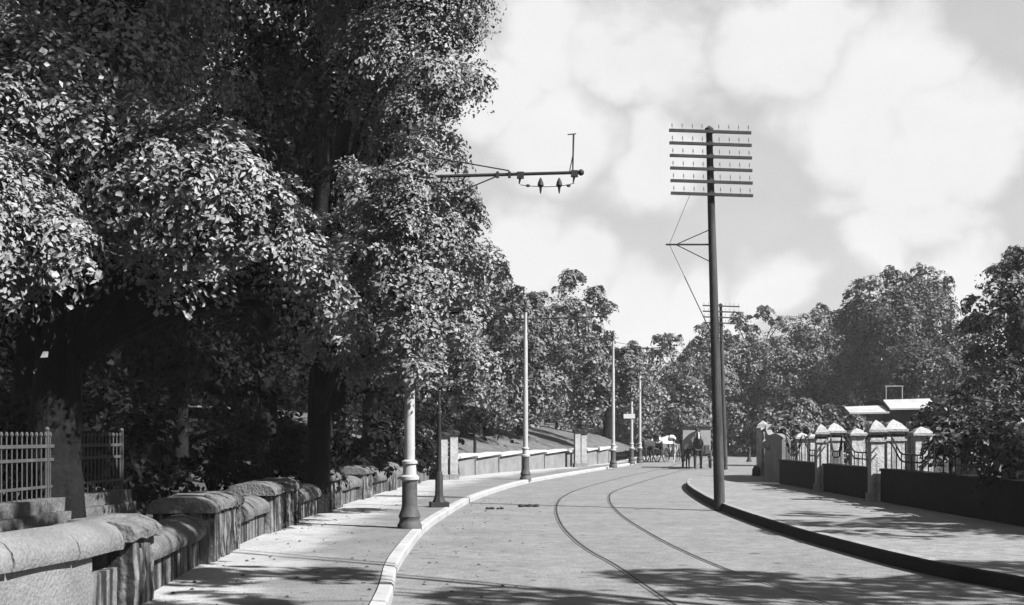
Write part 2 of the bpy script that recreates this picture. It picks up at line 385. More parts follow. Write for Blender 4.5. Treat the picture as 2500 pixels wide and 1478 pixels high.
# tram rails
railL = curve([V2(4.2, -3), V2(2.55, 5), V2(1.9, 10), V2(1.63, 12.35), V2(1.36, 16.1), V2(1.16, 18), V2(1.02, 20.2), V2(0.94, 23.5), V2(0.99, 27.6), V2(1.16, 31.3), V2(1.47, 34.7), V2(2.3, 40), V2(4.9, 52), V2(8.3, 66), V2(11.4, 82), V2(14, 94), V2(20, 104), V2(36, 111)], 8)
railR = curve([V2(6.0, -3), V2(4.3, 5), V2(3.5, 10), V2(3.2, 12.35), V2(3.0, 13.8), V2(2.77, 15.3), V2(2.57, 17.55), V2(2.42, 20.6), V2(2.34, 25.4), V2(2.42, 29.5), V2(2.58, 32.6), V2(2.92, 36.3), V2(3.7, 40.5), V2(6.3, 52), V2(9.7, 66), V2(12.8, 82), V2(15.6, 93.5), V2(21, 102.5), V2(36, 109.5)], 8)
for nm, pth, lab in (('tram_rail', railL, 'grooved tram rail nearer the pale left kerb'), ('tram_rail', railR, 'grooved tram rail nearer the telegraph pole')):
    e = empty(nm, (0, 0, 0), 0, lab, 'rail', 'tram track')
    MB().sweep(pth, [(-0.045, 0.002), (-0.045, 0.006), (-0.008, 0.006), (-0.008, 0.002)], True).build('rail_head', 'steel', e)
    MB().sweep(pth, [(-0.008, 0.002), (-0.008, 0.0045), (0.022, 0.0045), (0.022, 0.002)], True).build('groove', 'groove', e)
    MB().sweep(pth, [(0.022, 0.002), (0.022, 0.006), (0.038, 0.006), (0.038, 0.002)], True).build('check_rail', 'steel', e)

# ------------------------------------------------------------------ foliage
def leaf_mesh(name, pos, nor, size, m, parent, rng, aspect=0.62, fold=0.18):
    n = len(pos)
    r = rng.normal(size=(n, 3)); t = np.cross(nor, r); t /= np.linalg.norm(t, axis=1, keepdims=True) + 1e-9
    b = np.cross(nor, t); L = size[:, None] * 0.5; Wd = L * aspect * rng.uniform(0.55, 1.25, (n, 1))
    v = np.empty((n, 4, 3), np.float32)
    v[:, 0] = pos - t * L; v[:, 2] = pos + t * L - nor * L * 0.25
    v[:, 1] = pos + b * Wd + nor * L * fold - t * L * 0.15; v[:, 3] = pos - b * Wd + nor * L * fold - t * L * 0.15
    base = (np.arange(n) * 4)[:, None]
    f = (base + np.array([0, 1, 2, 0, 2, 3])[None]).astype(np.int32).ravel()
    me = bpy.data.meshes.new(name); me.vertices.add(n * 4); me.vertices.foreach_set('co', v.ravel())
    me.loops.add(n * 6); me.loops.foreach_set('vertex_index', f)
    me.polygons.add(n * 2); me.polygons.foreach_set('loop_start', np.arange(0, n * 6, 3, dtype=np.int32))
    me.update(); me.validate(); me.materials.append(M[m])
    o = bpy.data.objects.new(name, me); COL.objects.link(o)
    if parent: o.parent = parent
    return o
def clump_points(clumps, leaf, dens, rng, spray_r=0.45, per=42, droop=0.5, flat=1.0):
    """clumps: (centre, (rx,ry,rz)); returns leaf positions/normals/sizes gathered in sprays"""
    PP, NN, SS = [], [], []
    for c, r in clumps:
        r = np.array(r, float); area = 4 * math.pi * ((r[0] * r[1]) ** 1.6 / 3 + (r[0] * r[2]) ** 1.6 / 3 + (r[1] * r[2]) ** 1.6 / 3) ** (1 / 1.6)
        n = max(60, int(area * dens / leaf ** 2 * 4.2)); k = max(5, n // per)
        d = rng.normal(size=(k, 3)); d /= np.linalg.norm(d, axis=1, keepdims=True)
        rad = rng.uniform(0.30, 1.08, (k, 1)) ** 0.45
        sc = np.array(c)[None] + d * r[None] * rad
        sn = d * 0.75 + np.array([0, 0, 0.62]) + rng.normal(size=(k, 3)) * 0.22; sn /= np.linalg.norm(sn, axis=1, keepdims=True)
        sr = spray_r * rng.uniform(0.55, 1.35, (k, 1)) * min(1.6, max(0.6, r.mean()))
        idx = np.repeat(np.arange(k), per); m = len(idx)
        q = rng.normal(size=(m, 3)); n_ = sn[idx]; q -= n_ * (q * n_).sum(1, keepdims=True)
        rho = np.linalg.norm(q, axis=1, keepdims=True); q *= np.minimum(1.0, 1.9 / (rho + 1e-6)); rho = np.minimum(rho, 1.9)
        p = sc[idx] + q * sr[idx] * 0.62 - np.array([0, 0, 1]) * droop * sr[idx] * (rho * 0.62) ** 2 + n_ * np.clip(rng.normal(size=(m, 1)), -2, 2) * sr[idx] * 0.16
        nn = n_ + q * 0.32 + rng.normal(size=(m, 3)) * 0.27; nn /= np.linalg.norm(nn, axis=1, keepdims=True)
        PP.append(p); NN.append(nn); SS.append(leaf * np.clip(np.exp(rng.normal(size=m) * 0.30), 0.5, 1.55))
    return np.concatenate(PP), np.concatenate(NN), np.concatenate(SS)

def make_tree(name, label, cat, base, clumps, leaf, dens, m, seed, trunk_r, group=None, spray_r=0.45, trunk_top=None, limbs=8, lean=(0, 0), upper=(), per=42):
    rng = np.random.default_rng(seed); rr = random.Random(seed)
    base = Vector(base); e = empty(name, base, 0, label, cat, group)
    cl = [((Vector(c) - base), r if hasattr(r, '__len__') else (r, r, r * 0.85)) for c, r in clumps]
    p, n, s = clump_points(cl, leaf, dens, rng, spray_r, per)
    keep = p[:, 2] > 0.15
    leaf_mesh('crown', p[keep], n[keep], s[keep], m, e, rng)
    if upper:                                   # high boughs above the picture: coarser leaves are enough
        up = [(Vector(c) - base, r) for c, r in upper]
        p, n, s = clump_points(up, 0.17, 0.62, rng, 0.5); leaf_mesh('upper_crown', p, n, s, m, e, rng); cl = cl + up
    cen = sum((Vector(c) for c, _ in cl), Vector()) / len(cl)
    top = trunk_top or max(1.5, cen.z)
    tb = MB(); pts = []; rad = []
    for i in range(9):
        t = i / 8; pts.append((cen.x * 0.35 * t * t + lean[0] * t + 0.08 * math.sin(3 * t + seed), cen.y * 0.35 * t * t + lean[1] * t + 0.06 * math.sin(4 * t), -0.3 + (top + 0.3) * t))
        rad.append(trunk_r * (1.0 - 0.5 * t) * (1.45 if i == 0 else 1.12 if i == 1 else 1.0))
    tb.tube(pts, rad, 12)
    pick = sorted(cl, key=lambda q: rr.random())[:limbs]
    for c, r in pick:
        c = Vector(c); t = min(1.0, max(0.35, (c.z * 0.62) / top)); i = min(8, int(t * 8)); a = Vector(pts[i]); k = []
        for j in range(6):
            u = j / 5; q = a.lerp(c, u); q.z += 0.12 * (c - a).length * math.sin(math.pi * u); q += Vector((rr.uniform(-.1, .1), rr.uniform(-.1, .1), 0)) * (u * 1.5); k.append(q)
        tb.tube(k, [trunk_r * 0.42 * (1 - 0.8 * j / 5) for j in range(6)], 7)
    tb.build('trunk', 'bark', e, smooth=True)
    return e
def C(px, py, d, rx, rz=None, ry=None):
    rz = rz if rz is not None else rx * 0.85
    return (P(px, py, d), (rx, ry or rx, rz))

# near chestnut on the left: the sunlit bough sweeps down to the right
near = [C(a[0], a[1] - (105 if a[1] > 540 and a[0] < 600 else 0), *a[2:]) for a in (
    (40, 60, 15.0, 1.0), (190, 40, 15.5, 1.0), (120, 190, 14.6, 1.0), (330, 110, 15.4, 1.0), (290, 240, 15.0, .8), (420, 20, 16, .7), (20, 320, 14.2, .9), (430, 150, 16.0, .4, .3), (570, 220, 16.2, .3, .2),
    (60, -180, 15.5, 1.7), (330, -200, 16.5, 1.7), (-250, -50, 15, 2.0), (-250, 400, 14, 1.8), (150, -420, 16, 2.2), (-150, -500, 16, 2.4), (420, -380, 17.5, 1.5),
    (160, 330, 14.4, .75), (300, 370, 14.2, .75), (430, 340, 14.2, .62), (520, 370, 14.3, .55), (460, 440, 14.0, .6), (570, 450, 14.3, .5), (640, 500, 14.5, .48), (560, 530, 14.2, .5),
    (700, 560, 14.8, .42), (650, 590, 14.6, .4), (750, 630, 15.1, .38), (720, 670, 15.0, .34), (800, 700, 15.4, .34), (845, 765, 15.8, .26), (780, 745, 15.3, .24),
    (350, 490, 14.2, .6), (420, 560, 14.2, .55), (330, 610, 14.3, .5), (470, 640, 14.3, .42), (390, 700, 14.4, .42), (500, 735, 14.6, .38), (410, 770, 14.5, .3),
    (20, 470, 13.4, .5), (40, 570, 13.4, .6), (120, 640, 13.4, .5), (30, 700, 13.4, .55), (170, 700, 13.7, .4), (-120, 620, 13, 1.1),
    (150, 100, 17.5, 1.4), (100, 400, 17, 1.3), (300, 300, 17.5, 1.1), (380, 520, 17, .9), (200, 560, 17, 1.0), (520, 520, 17.2, .6), (0, 600, 16.5, 1.1), (-200, 300, 17, 1.6), (300, -100, 19, 1.5), (0, -200, 19, 1.8))]
rr = random.Random(91); high = [c for c in near if c[0].z - c[1][2] > EYE + c[0].y * 0.365]; near = [c for c in near if c not in high]
for i in range(38):        # unseen high crown clumps, added to shade the park behind
    y = rr.uniform(13.6, 20.5); z = rr.uniform(10.0, 14.5) + max(0, y - 16) * 0.6
    if i < 6: y = rr.uniform(11.8, 13.4); z = rr.uniform(9.8, 11.2)
    high.append((Vector((rr.uniform(-6.5, 1.6) if i >= 6 else rr.uniform(-2.2, 0.0), y, z)), (rr.uniform(.9, 1.5), rr.uniform(.9, 1.4), rr.uniform(.6, 1.0))))
make_tree('chestnut_tree', 'large chestnut tree at far left with a sunlit bough sweeping down to the right', 'tree', (P(140, 0, 15.0).x, 15.0, 0.5), near, 0.072, 0.62, 'leafN', 11, 0.32, trunk_top=9.0, limbs=30, spray_r=0.38, upper=high, per=85)

# main street tree, trunk at the wall, crown leaning over the pavement
main = [C(*a) for a in (
    (1110, 20, 24.2, .75), (1010, 60, 24.0, .9), (1135, 185, 24.0, .50), (1060, 170, 23.6, .75), (940, 130, 24.0, .95), (890, 20, 24.6, 1.0), (1000, 260, 23.6, .6), (1080, 240, 24, .4),
    (1060, 335, 22.6, .5), (1000, 370, 21.2, .45), (960, 350, 24.3, .55), (890, 270, 24.8, .6), (840, 420, 23.6, .4),
    (1090, 440, 21.6, .55), (990, 450, 20.3, .62), (900, 460, 21.2, .6), (1130, 520, 21.6, .46), (1050, 560, 20.2, .65), (940, 580, 20.0, .7), (830, 560, 22.4, .6), (1120, 640, 21.6, .5), (1010, 520, 20.0, .5),
    (1010, 680, 19.9, .7), (900, 720, 20.6, .7), (1130, 760, 22.4, .55), (800, 830, 21.6, .5), (1010, 800, 19.8, .6), (900, 840, 20.6, .55), (1080, 830, 21.2, .5), (990, 885, 19.7, .34), (880, 900, 20.6, .38), (1050, 900, 20.6, .36), (1150, 880, 24.0, .6), (1130, 960, 25.0, .5),
    (1060, -110, 24, 1.3), (960, -180, 24.5, 1.5), (1120, -260, 24, 1.2), (860, -130, 25, 1.3), (1000, -380, 25, 1.7), (850, -380, 25.5, 1.6), (1130, -420, 23.5, 1.3), (960, -560, 25, 1.6), (700, -260, 26.5, 1.8), (800, 640, 24, .7), (1060, 745, 23.5, .7), (1150, 630, 23, .5), (1100, 690, 23.4, .65), (1000, 820, 24.2, .6), (940, 870, 24.5, .5), (1040, 640, 23.8, .7))]
mhigh = [c for c in main if c[0].z - c[1][2] > EYE + c[0].y * 0.365]; main = [c for c in main if c not in mhigh]
make_tree('street_tree', 'tall tree whose dark trunk stands by the park wall, crown hiding the nearest tram pole', 'tree', (G(775, 1252, KH).x, G(775, 1252, KH).y, KH), main, 0.078, 0.68, 'leafM', 12, 0.25, trunk_top=9.0, limbs=18, spray_r=0.38, upper=mhigh, per=80)

def blob_tree(name, label, px, d, x0, x1, ytop, ybot, leaf, m, seed, tr, dens=0.8, nclump=16, group=None, basez=0.1, squash=0.85, cat='tree', shape=0.0):
    """crown filling a px box at depth d with irregular clumps"""
    rr = random.Random(seed); c = P((x0 + x1) / 2, (ytop + ybot) / 2, d); hw = (x1 - x0) / 2 * d / F; hh = (ybot - ytop) / 2 * d / F
    cl = []
    for i in range(nclump):
        while True:
            u, v, w = rr.uniform(-1, 1), rr.uniform(-1, 1), rr.uniform(-1, 1)
            lim = 1.0 if v < 0 else 1.0 - shape * v
            if (u / lim) ** 2 + w * w + v * v * 0.75 < 1: break
        r = min(hw, hh) * rr.uniform(0.28, 0.50)
        cl.append((Vector((c.x + u * max(0.1, hw - r * 0.6), c.y + w * min(hw, 3.5) * 0.8, c.z - v * max(0.1, hh - r * 0.6))), (r, r, r * squash)))
    for i in range(nclump // 2):           # straggling sprays that break the outline
        a = rr.uniform(-0.3, math.pi + 0.3); r = min(hw, hh) * rr.uniform(0.10, 0.2); k = rr.uniform(0.92, 1.1)
        cl.append((Vector((c.x + math.cos(a) * hw * k, c.y + rr.uniform(-1, 1), c.z + math.sin(a) * hh * k)), (r * 1.3, r, r * 0.7)))
    b = P(px, 0, d)
    return make_tree(name, label, cat, (b.x, d, basez), cl, leaf, dens, m, seed, tr, group, spray_r=0.5, limbs=6)

# trees in the park behind the left wall (mostly in shade)
pk = 'park trees behind the left wall'
for i, (px, d, x0, x1, y0, y1, lab) in enumerate((
    (60, 26, -350, 420, 250, 850, 'shaded park tree behind the railings at the left edge'),
    (430, 29, 180, 700, 330, 1000, 'shaded park tree under the sunlit chestnut bough'),
    (640, 33, 380, 960, -120, 960, 'dark park tree filling the gap beside the chestnut bough'),
    (900, 38, 660, 1130, 380, 1010, 'dark park tree behind the leaf-hidden tram pole'),
    (250, 36, -100, 560, -100, 960, 'tall shaded park tree farthest back on the left'),
    (785, 30, 640, 1060, -420, 520, 'added shade tree hidden just behind the street tree by the wall'))):  # last tree is unseen, added to shade the gap beside the bough
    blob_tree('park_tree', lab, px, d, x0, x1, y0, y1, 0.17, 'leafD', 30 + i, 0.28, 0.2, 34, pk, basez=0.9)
# dark shrubs filling the shade under the canopy
for i, (px, d, w, y0, lab) in enumerate((
    (330, 20, 150, 960, 'dark shrub behind the two rough wall piers at left'), (520, 22, 150, 940, 'dark shrub in deep shade left of the street tree trunk'), (690, 26, 130, 960, 'dark shrub just left of the street tree trunk'),
    (40, 19, 190, 930, 'dark shrub behind the pale railings'), (860, 32, 110, 1000, 'dark shrub behind the wall right of the street tree trunk'), (980, 40, 90, 1000, 'dark shrub behind the nearest tram pole'), (1045, 46, 60, 1010, 'dark shrub beside the white gate pillars'),
    (200, 24, 190, 900, 'dark shrub in the shade under the chestnut'), (620, 40, 240, 880, 'broad dark thicket far back in the park shade'), (880, 48, 200, 900, 'broad dark thicket behind the far wall piers'), (380, 38, 260, 850, 'broad dark thicket behind the chestnut trunk'), (80, 36, 260, 850, 'broad dark thicket at the left edge far back'))):
    hw = w * d / F; zt = EYE - (y0 - HY) / F * d; rr = random.Random(60 + i); b = P(px, 0, d); cl = []
    for k in range(7):
        r = min(hw, zt / 2) * rr.uniform(0.4, 0.6); cl.append((Vector((b.x + rr.uniform(-1, 1) * (hw - r * .6), d + rr.uniform(-.8, .8), max(r * 0.8, rr.uniform(0.25, 0.85) * zt))), (r, r, r)))
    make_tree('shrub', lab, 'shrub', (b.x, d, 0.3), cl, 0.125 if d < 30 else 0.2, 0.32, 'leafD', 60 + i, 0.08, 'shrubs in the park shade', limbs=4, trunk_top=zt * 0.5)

# trees round the bend
ft = 'trees round the bend of the road'
for i, (px, d, x0, x1, y0, y1, m, lab, nc) in enumerate((
    (1190, 58, 1060, 1295, 650, 1045, 'leafF', 'dark tree on the grass bank behind the second tram pole, left side', 24),
    (1265, 64, 1150, 1385, 720, 1045, 'leafF', 'round-topped tree behind the second tram pole', 24),
    (1420, 74, 1310, 1495, 685, 1040, 'leafP', 'pale-topped tree on the grass bank left of the third tram pole', 26),
    (1487, 68, 1380, 1540, 820, 1035, 'leafF', 'low spreading tree arching over the end of the grass bank', 18),
    (1545, 97, 1450, 1640, 850, 1100, 'leafF', 'distant tree at the bend behind the two pale poles', 20),
    (1660, 101, 1560, 1770, 815, 1095, 'leafF', 'tree at the bend above the two horse carts', 24),
    (1755, 105, 1680, 1870, 775, 1100, 'leafF', 'tree at the bend behind the telegraph pole', 24),
    (1840, 109, 1760, 1960, 760, 1095, 'leafF', 'broad tree right of the farther telegraph pole', 26),
    (1960, 110, 1870, 2110, 760, 1090, 'leafF', 'broad tree behind the grey curved wall', 28),
    (2190, 100, 2055, 2345, 665, 1010, 'leafS', 'tall dark tree with rounded head on the right', 34),
    (2300, 88, 2170, 2450, 790, 1060, 'leafS', 'dark tree above the white veranda', 24),
    (2490, 40, 2395, 2660, 610, 1020, 'leafP', 'light-leaved tree cut by the right edge of the picture', 34),
    (1360, 88, 1260, 1470, 760, 1040, 'leafF', 'farther tree filling the gap between round-topped and pale-topped trees', 22),
    (2090, 108, 1990, 2200, 770, 1080, 'leafF', 'tree between the broad tree and the tall dark tree on the right', 24))):
    blob_tree('broadleaf_tree', lab, px, d, x0, x1, y0, y1, 0.25 if d > 90 else 0.20 if d > 55 else 0.15, m, 90 + i, 0.22, 0.38, int(nc * 1.5), ft, basez=2.0 if i < 4 or i == 12 else 0.1)
# far woods that read as one mass
def wood(name, label, x0, x1, d0, d1, h, n, seed, leaf):
    rng = np.random.default_rng(seed); k = n // 40
    x = rng.uniform(x0, x1, k); t = (x - x0) / (x1 - x0); y = d0 + (d1 - d0) * t + rng.normal(size=k) * 2.0
    top = h * (0.75 + 0.25 * np.sin(x * 0.45 + seed) * np.cos(x * 0.17)); z = rng.uniform(0.02, 1, k) ** 0.8 * top
    c = np.stack([x, y, z], 1); idx = np.repeat(np.arange(k), 40); m = len(idx)
    p = c[idx] + rng.normal(size=(m, 3)) * np.array([.8, .8, .6]); nn = rng.normal(size=(m, 3)) * 0.5 + np.array([0.1, -0.5, 0.7]); nn /= np.linalg.norm(nn, axis=1, keepdims=True)
    p[:, 2] = np.maximum(p[:, 2], 0.05)
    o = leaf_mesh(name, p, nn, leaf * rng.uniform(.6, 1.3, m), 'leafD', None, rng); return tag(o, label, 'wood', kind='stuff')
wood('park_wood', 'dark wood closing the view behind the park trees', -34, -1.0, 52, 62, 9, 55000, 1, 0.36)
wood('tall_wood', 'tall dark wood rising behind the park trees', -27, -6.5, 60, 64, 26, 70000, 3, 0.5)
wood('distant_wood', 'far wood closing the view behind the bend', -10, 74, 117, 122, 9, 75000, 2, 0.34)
# undergrowth across the end of the road
for i, (px, d, hw, y0, lab) in enumerate((
    (1535, 104, 60, 985, 'dark bush at the bend behind the pale poles'), (1620, 107, 70, 990, 'dark bush at the bend behind the loaded cart'), (1700, 109, 60, 980, 'dark bush at the bend behind the covered van'),
    (1790, 106, 70, 980, 'dark bush at the bend right of the telegraph pole'), (1870, 100, 60, 1000, 'dark bush at the bend left of the grey wall'), (1950, 70, 100, 960, 'bush rising over the grey curved wall'), (2050, 62, 70, 1000, 'bush behind the far gate piers'))):
    b = P(px, 0, d); w = hw * d / F; zt = EYE - (y0 - HY) / F * d; rr = random.Random(130 + i); cl = []
    for k in range(9):
        r = min(w, zt / 2) * rr.uniform(0.4, 0.62); cl.append((Vector((b.x + rr.uniform(-1, 1) * (w - r * .5), d + rr.uniform(-1, 1), max(r * 0.7, rr.uniform(0.2, 0.85) * zt))), (r, r, r)))
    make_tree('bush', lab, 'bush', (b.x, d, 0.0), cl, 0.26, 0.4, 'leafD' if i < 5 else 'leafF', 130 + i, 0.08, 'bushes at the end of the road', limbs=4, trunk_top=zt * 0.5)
# hedge shrubs behind the right-hand wall
for i, (px, d, hw, y0, y1, m, lab) in enumerate((
    (2375, 26.0, 95, 985, 1160, 'leafS', 'dark shrub spilling over the right wall by the nearest small pier'), (2425, 24.0, 120, 1000, 1185, 'leafS', 'dark shrub with pale blooms on the right wall'), (2510, 21.8, 120, 1000, 1210, 'leafS', 'dark shrub at the right edge over the wall'),
    (2320, 40, 120, 955, 1070, 'leafS', 'shrub in front of the white veranda'), (2400, 36, 120, 900, 1080, 'leafS', 'tall shrub behind the right wall near the picture edge'), (2030, 46, 90, 1025, 1080, 'leafF', 'low shrub behind the far gate piers'), (1925, 44, 45, 1030, 1080, 'leafF', 'light shrub growing over the grey curved wall'), (2090, 46, 80, 1022, 1075, 'leafS', 'dark shrub behind the big gate pier'), (2490, 31, 80, 880, 1080, 'leafS', 'high dark shrub at the right picture edge'))):
    b = P(px, 0, d); w = hw * d / F; zt = EYE - (y0 - HY) / F * d; zb = max(0.3, EYE - (y1 - HY) / F * d); rr = random.Random(160 + i); cl = []
    for k in range(9):
        r = min(w, (zt - zb)) * rr.uniform(0.3, 0.48); cl.append((Vector((b.x + rr.uniform(-1, 1) * (w - r * .5), d + rr.uniform(-.5, .5), rr.uniform(zb + r * .5, zt - r * .5))), (r, r, r)))
    make_tree('garden_shrub', lab, 'shrub', (b.x, d, 0.1), cl, 0.11 if d < 32 else 0.17, 0.5, m, 160 + i, 0.06, 'shrubs in the right-hand gardens', limbs=5, trunk_top=zb + 0.3)
# garden trees just beyond the right edge of the view; their shade falls over road and pavement
for i, (x, y, r, h, lab) in enumerate(((9.9, 7.4, 2.9, 8.2, 'garden tree outside the right edge, shading the near road'), (14.6, 9.8, 2.5, 7.0, 'garden tree outside the right edge, shading the near pavement'), (13.6, 17.6, 2.5, 6.5, 'garden tree outside the right edge beside the hedge'))):
    rr = random.Random(200 + i); cl = []
    for k in range(15):
        a, q = rr.uniform(0, 6.28), rr.uniform(0.1, 1) ** .5 * r; cl.append((Vector((x + math.cos(a) * q, y + math.sin(a) * q * 1.1, h + rr.uniform(-1.6, 1.6))), (rr.uniform(.7, 1.2), rr.uniform(.7, 1.2), rr.uniform(.45, .8))))
    if i == 0:  # unseen leaf clumps added over the road to shade the left wall
        for k in range(13): cl.append((Vector((rr.uniform(2.6, 5.6), rr.uniform(6.8, 11.0), rr.uniform(7.9, 9.6))), (rr.uniform(.5, .9), rr.uniform(.4, .8), rr.uniform(.3, .5))))
        for k in range(12): y_ = rr.uniform(9, 15); cl.append((Vector((rr.uniform(3.2, 4.6), y_, 7.6 + 0.22 * y_ + rr.uniform(-.2, .6))), (rr.uniform(.5, .8), rr.uniform(.4, .7), rr.uniform(.3, .45))))
    make_tree('garden_tree', lab, 'tree', (x, y, 0.1), cl, 0.2, 0.35, 'leafM', 200 + i, 0.13, 'garden trees by the near road', limbs=18)

# ------------------------------------------------------------------ left park wall
def wall_run(path, y0, y1, n):
    pts = [p for p in path if y0 <= p.y <= y1]; return resample([at_y(path, y0)[0]] + pts + [at_y(path, y1)[0]], n)
pw = empty('park_wall', (0, 0, 0), 0, 'low rough stone park wall with rounded coping along the left pavement', 'wall')
run = wall_run(left_wall, 3.0, 44.0, 70)
rr = random.Random(21)
for y0, y1, mm in ((3.0, 10.5, 'coping'), (10.5, 44.0, 'rubble')):
    hh = 0.60 if y0 < 5 else 0.38
    mb = MB(); mb.sweep([p + Vector((0, 0, KH)) for p in wall_run(left_wall, y0, y1, 40)], [(0, -0.1), (0, hh), (-0.42, hh), (-0.42, -0.1)], True); mb.build('wall_body', mm, pw)
# coping: one rounded stone per length, individual pieces
prof = [(0.07, 0.58)] + [(-0.21 + 0.30 * math.cos(a), 0.64 + 0.21 * math.sin(a)) for a in [math.pi * i / 8 for i in range(9)]] + [(-0.49, 0.58)]
L = wall_run(left_wall, 3.0, 44.0, 46)
for i in range(len(L) - 1):
    a, b = L[i], L[i + 1]; g = (b - a).normalized() * 0.008; j = rr.uniform(-0.012, 0.012) - (0.24 if a.y > 11.0 else 0.02)
    MB().sweep([a + g + Vector((0, 0, KH + j)), a.lerp(b, .5) + Vector((0, 0, KH + j)), b - g + Vector((0, 0, KH + j))], prof, True).build('coping_stone', 'coping' if a.y < 11 else 'copemoss', pw, smooth=True)
# rough piers
def rough_block(mb, c, size, rz, seed, jit=0.03, nx=3, nz=3):
    r = random.Random(seed); m = Matrix.Rotation(rz, 3, 'Z'); c = Vector(c)
    def pt(u, v, w): return c + m @ Vector(((u - .5) * size[0] + r.uniform(-jit, jit), (v - .5) * size[1] + r.uniform(-jit, jit), w * size[2] + r.uniform(-jit, jit) * .6))
    g = {}
    for i in range(nx + 1):
        for j in range(nx + 1):
            for k in range(nz + 1):
                if i in (0, nx) or j in (0, nx) or k in (0, nz): g[i, j, k] = len(g)
    vs = [pt(i / nx, j / nx, k / nz) for (i, j, k) in g]; fs = []
    def quad(*q): fs.append(tuple(g[x] for x in q))
    for i in range(nx):
        for j in range(nx):
            for k in (0, nz): quad((i, j, k), (i + 1, j, k), (i + 1, j + 1, k), (i, j + 1, k))
        for k in range(nz):
            for j in (0, nx):
                quad((i, j, k), (i + 1, j, k), (i + 1, j, k + 1), (i, j, k + 1)); quad((j, i, k), (j, i + 1, k), (j, i + 1, k + 1), (j, i, k + 1))
    mb.add(vs, fs)
labs = ('nearest rough stone pier in the park wall, bottom left', 'second rough stone pier in the park wall, mostly in shade', 'third rough stone pier in the park wall, left of the tree trunk', 'rough stone pier just right of the street tree trunk', 'rough stone pier left of the nearest tram pole', 'rough stone pier right of the nearest tram pole', 'farthest rough stone pier before the white gate pillars')
for i, (y, ln) in enumerate(((11.5, 0.75), (16.1, 2.1), (21.0, 2.5), (26.6, 1.5), (31.0, 1.4), (35.6, 1.4), (40.6, 1.4))):
    c, t = at_y(left_wall, y); rz = math.atan2(t.y, t.x); nrm = Vector((t.y, -t.x, 0)); cc = c - nrm * 0.22
    e = empty('wall_pier', (cc.x, cc.y, KH), rz, labs[i], 'pier', 'rough piers of the park wall')
    # upright stones of the pier face, each its own piece
    x = -ln / 2; k = 0; rr = random.Random(40 + i)
    while x < ln / 2 - 0.05:
        w = min(rr.uniform(0.14, 0.30), ln / 2 - x); mb = MB(); z0 = -0.1
        dep = rr.uniform(0.62, 0.76); rough_block(mb, (x + w / 2, 0, z0), (w - 0.025, dep, 0.73), 0, i * 50 + k, 0.022, 2, 4); mb.build('stone', 'rubble', e); x += w; k += 1
    MB().box((0, 0, 0.28), (ln - 0.1, 0.5, 0.62)).build('core', 'lowwall', e)
    x = -ln / 2 - 0.06
    while x < ln / 2 + 0.02:
        w = rr.uniform(0.22, 0.42); w = min(w, ln / 2 + 0.07 - x)
        if w < 0.05: break
        o = MB(); h = rr.uniform(0.17, 0.20)
        pr = [(-0.42, 0.0), (-0.42, 0.07), (-0.36, h * .72), (-0.2, h), (0.2, h), (0.36, h * .72), (0.42, 0.07), (0.42, 0.0)]
        vs = []
        for xx in (x + 0.01, x + w * .5, x + w - 0.01):
            for yy, zz in pr: vs.append((xx + rr.uniform(-.01, .01), yy * 0.95 + rr.uniform(-.02, .02), 0.62 + zz + (0.012 if xx == x + w * .5 else 0) + rr.uniform(-.01, .01)))
        n = len(pr); fs = [(a * n + b, a * n + (b + 1) % n, (a + 1) * n + (b + 1) % n, (a + 1) * n + b) for a in range(2) for b in range(n)] + [tuple(range(n))[::-1], tuple(range(2 * n, 3 * n))]
        o.add(vs, fs); o.build('coping_stone', 'copemoss', e, smooth=True); x += w

# pale railings on a stepped stone plinth, behind the wall at far left
def iron_fence():
    a, b = V2(-5.75, 9.4), V2(-5.4, 17.0); d = (b - a); n = 60; rz = math.atan2(d.y, d.x)
    e = empty('railing_fence', (a.x, a.y, 0), 0, 'pale iron railings with knobbed tops on a stone plinth behind the wall, far left', 'railing')
    Z = 0.98
    for k, (w, h, z) in enumerate(((0.55, 0.45, 0.33), (0.40, 0.24, 0.68), (0.28, 0.16, 0.885))):
        MB().bar((0, 0, z + 0.0), d + Vector((0, 0, z)), w, h).build('plinth_course', 'copemoss', e)
    for z, r in ((1.10, .016), (1.42, .018), (1.58, .020)):
        MB().bar((0, 0, z), d + Vector((0, 0, z)), r * 1.4, r * 2).build('rail', 'ironpale', e)
    bar = MB(); bar.tube([(0, 0, Z - 0.02), (0, 0, 1.70)], 0.009, 6); bar.ball((0, 0, 1.715), 0.020, 6, (1, 1, 1.6)); bo = bar.build('bar', 'ironpale', e, smooth=True)
    sc = MB()
    for i in range(n):
        if i: share('bar', bo.data, e, d * ((i + .5) / n))
        else: bo.location = d * (.5 / n)
    post = MB(); post.box((0, 0, 1.36), (0.04, 0.04, 0.8)); post.ball((0, 0, 1.78), 0.03, 8)
    po = post.build('post', 'ironpale', e)
    for k, t in enumerate((0.0, 0.34, 0.68, 1.0)):
        if k: share('post', po.data, e, d * t)
        else: po.location = d * t
    return e
iron_fence()

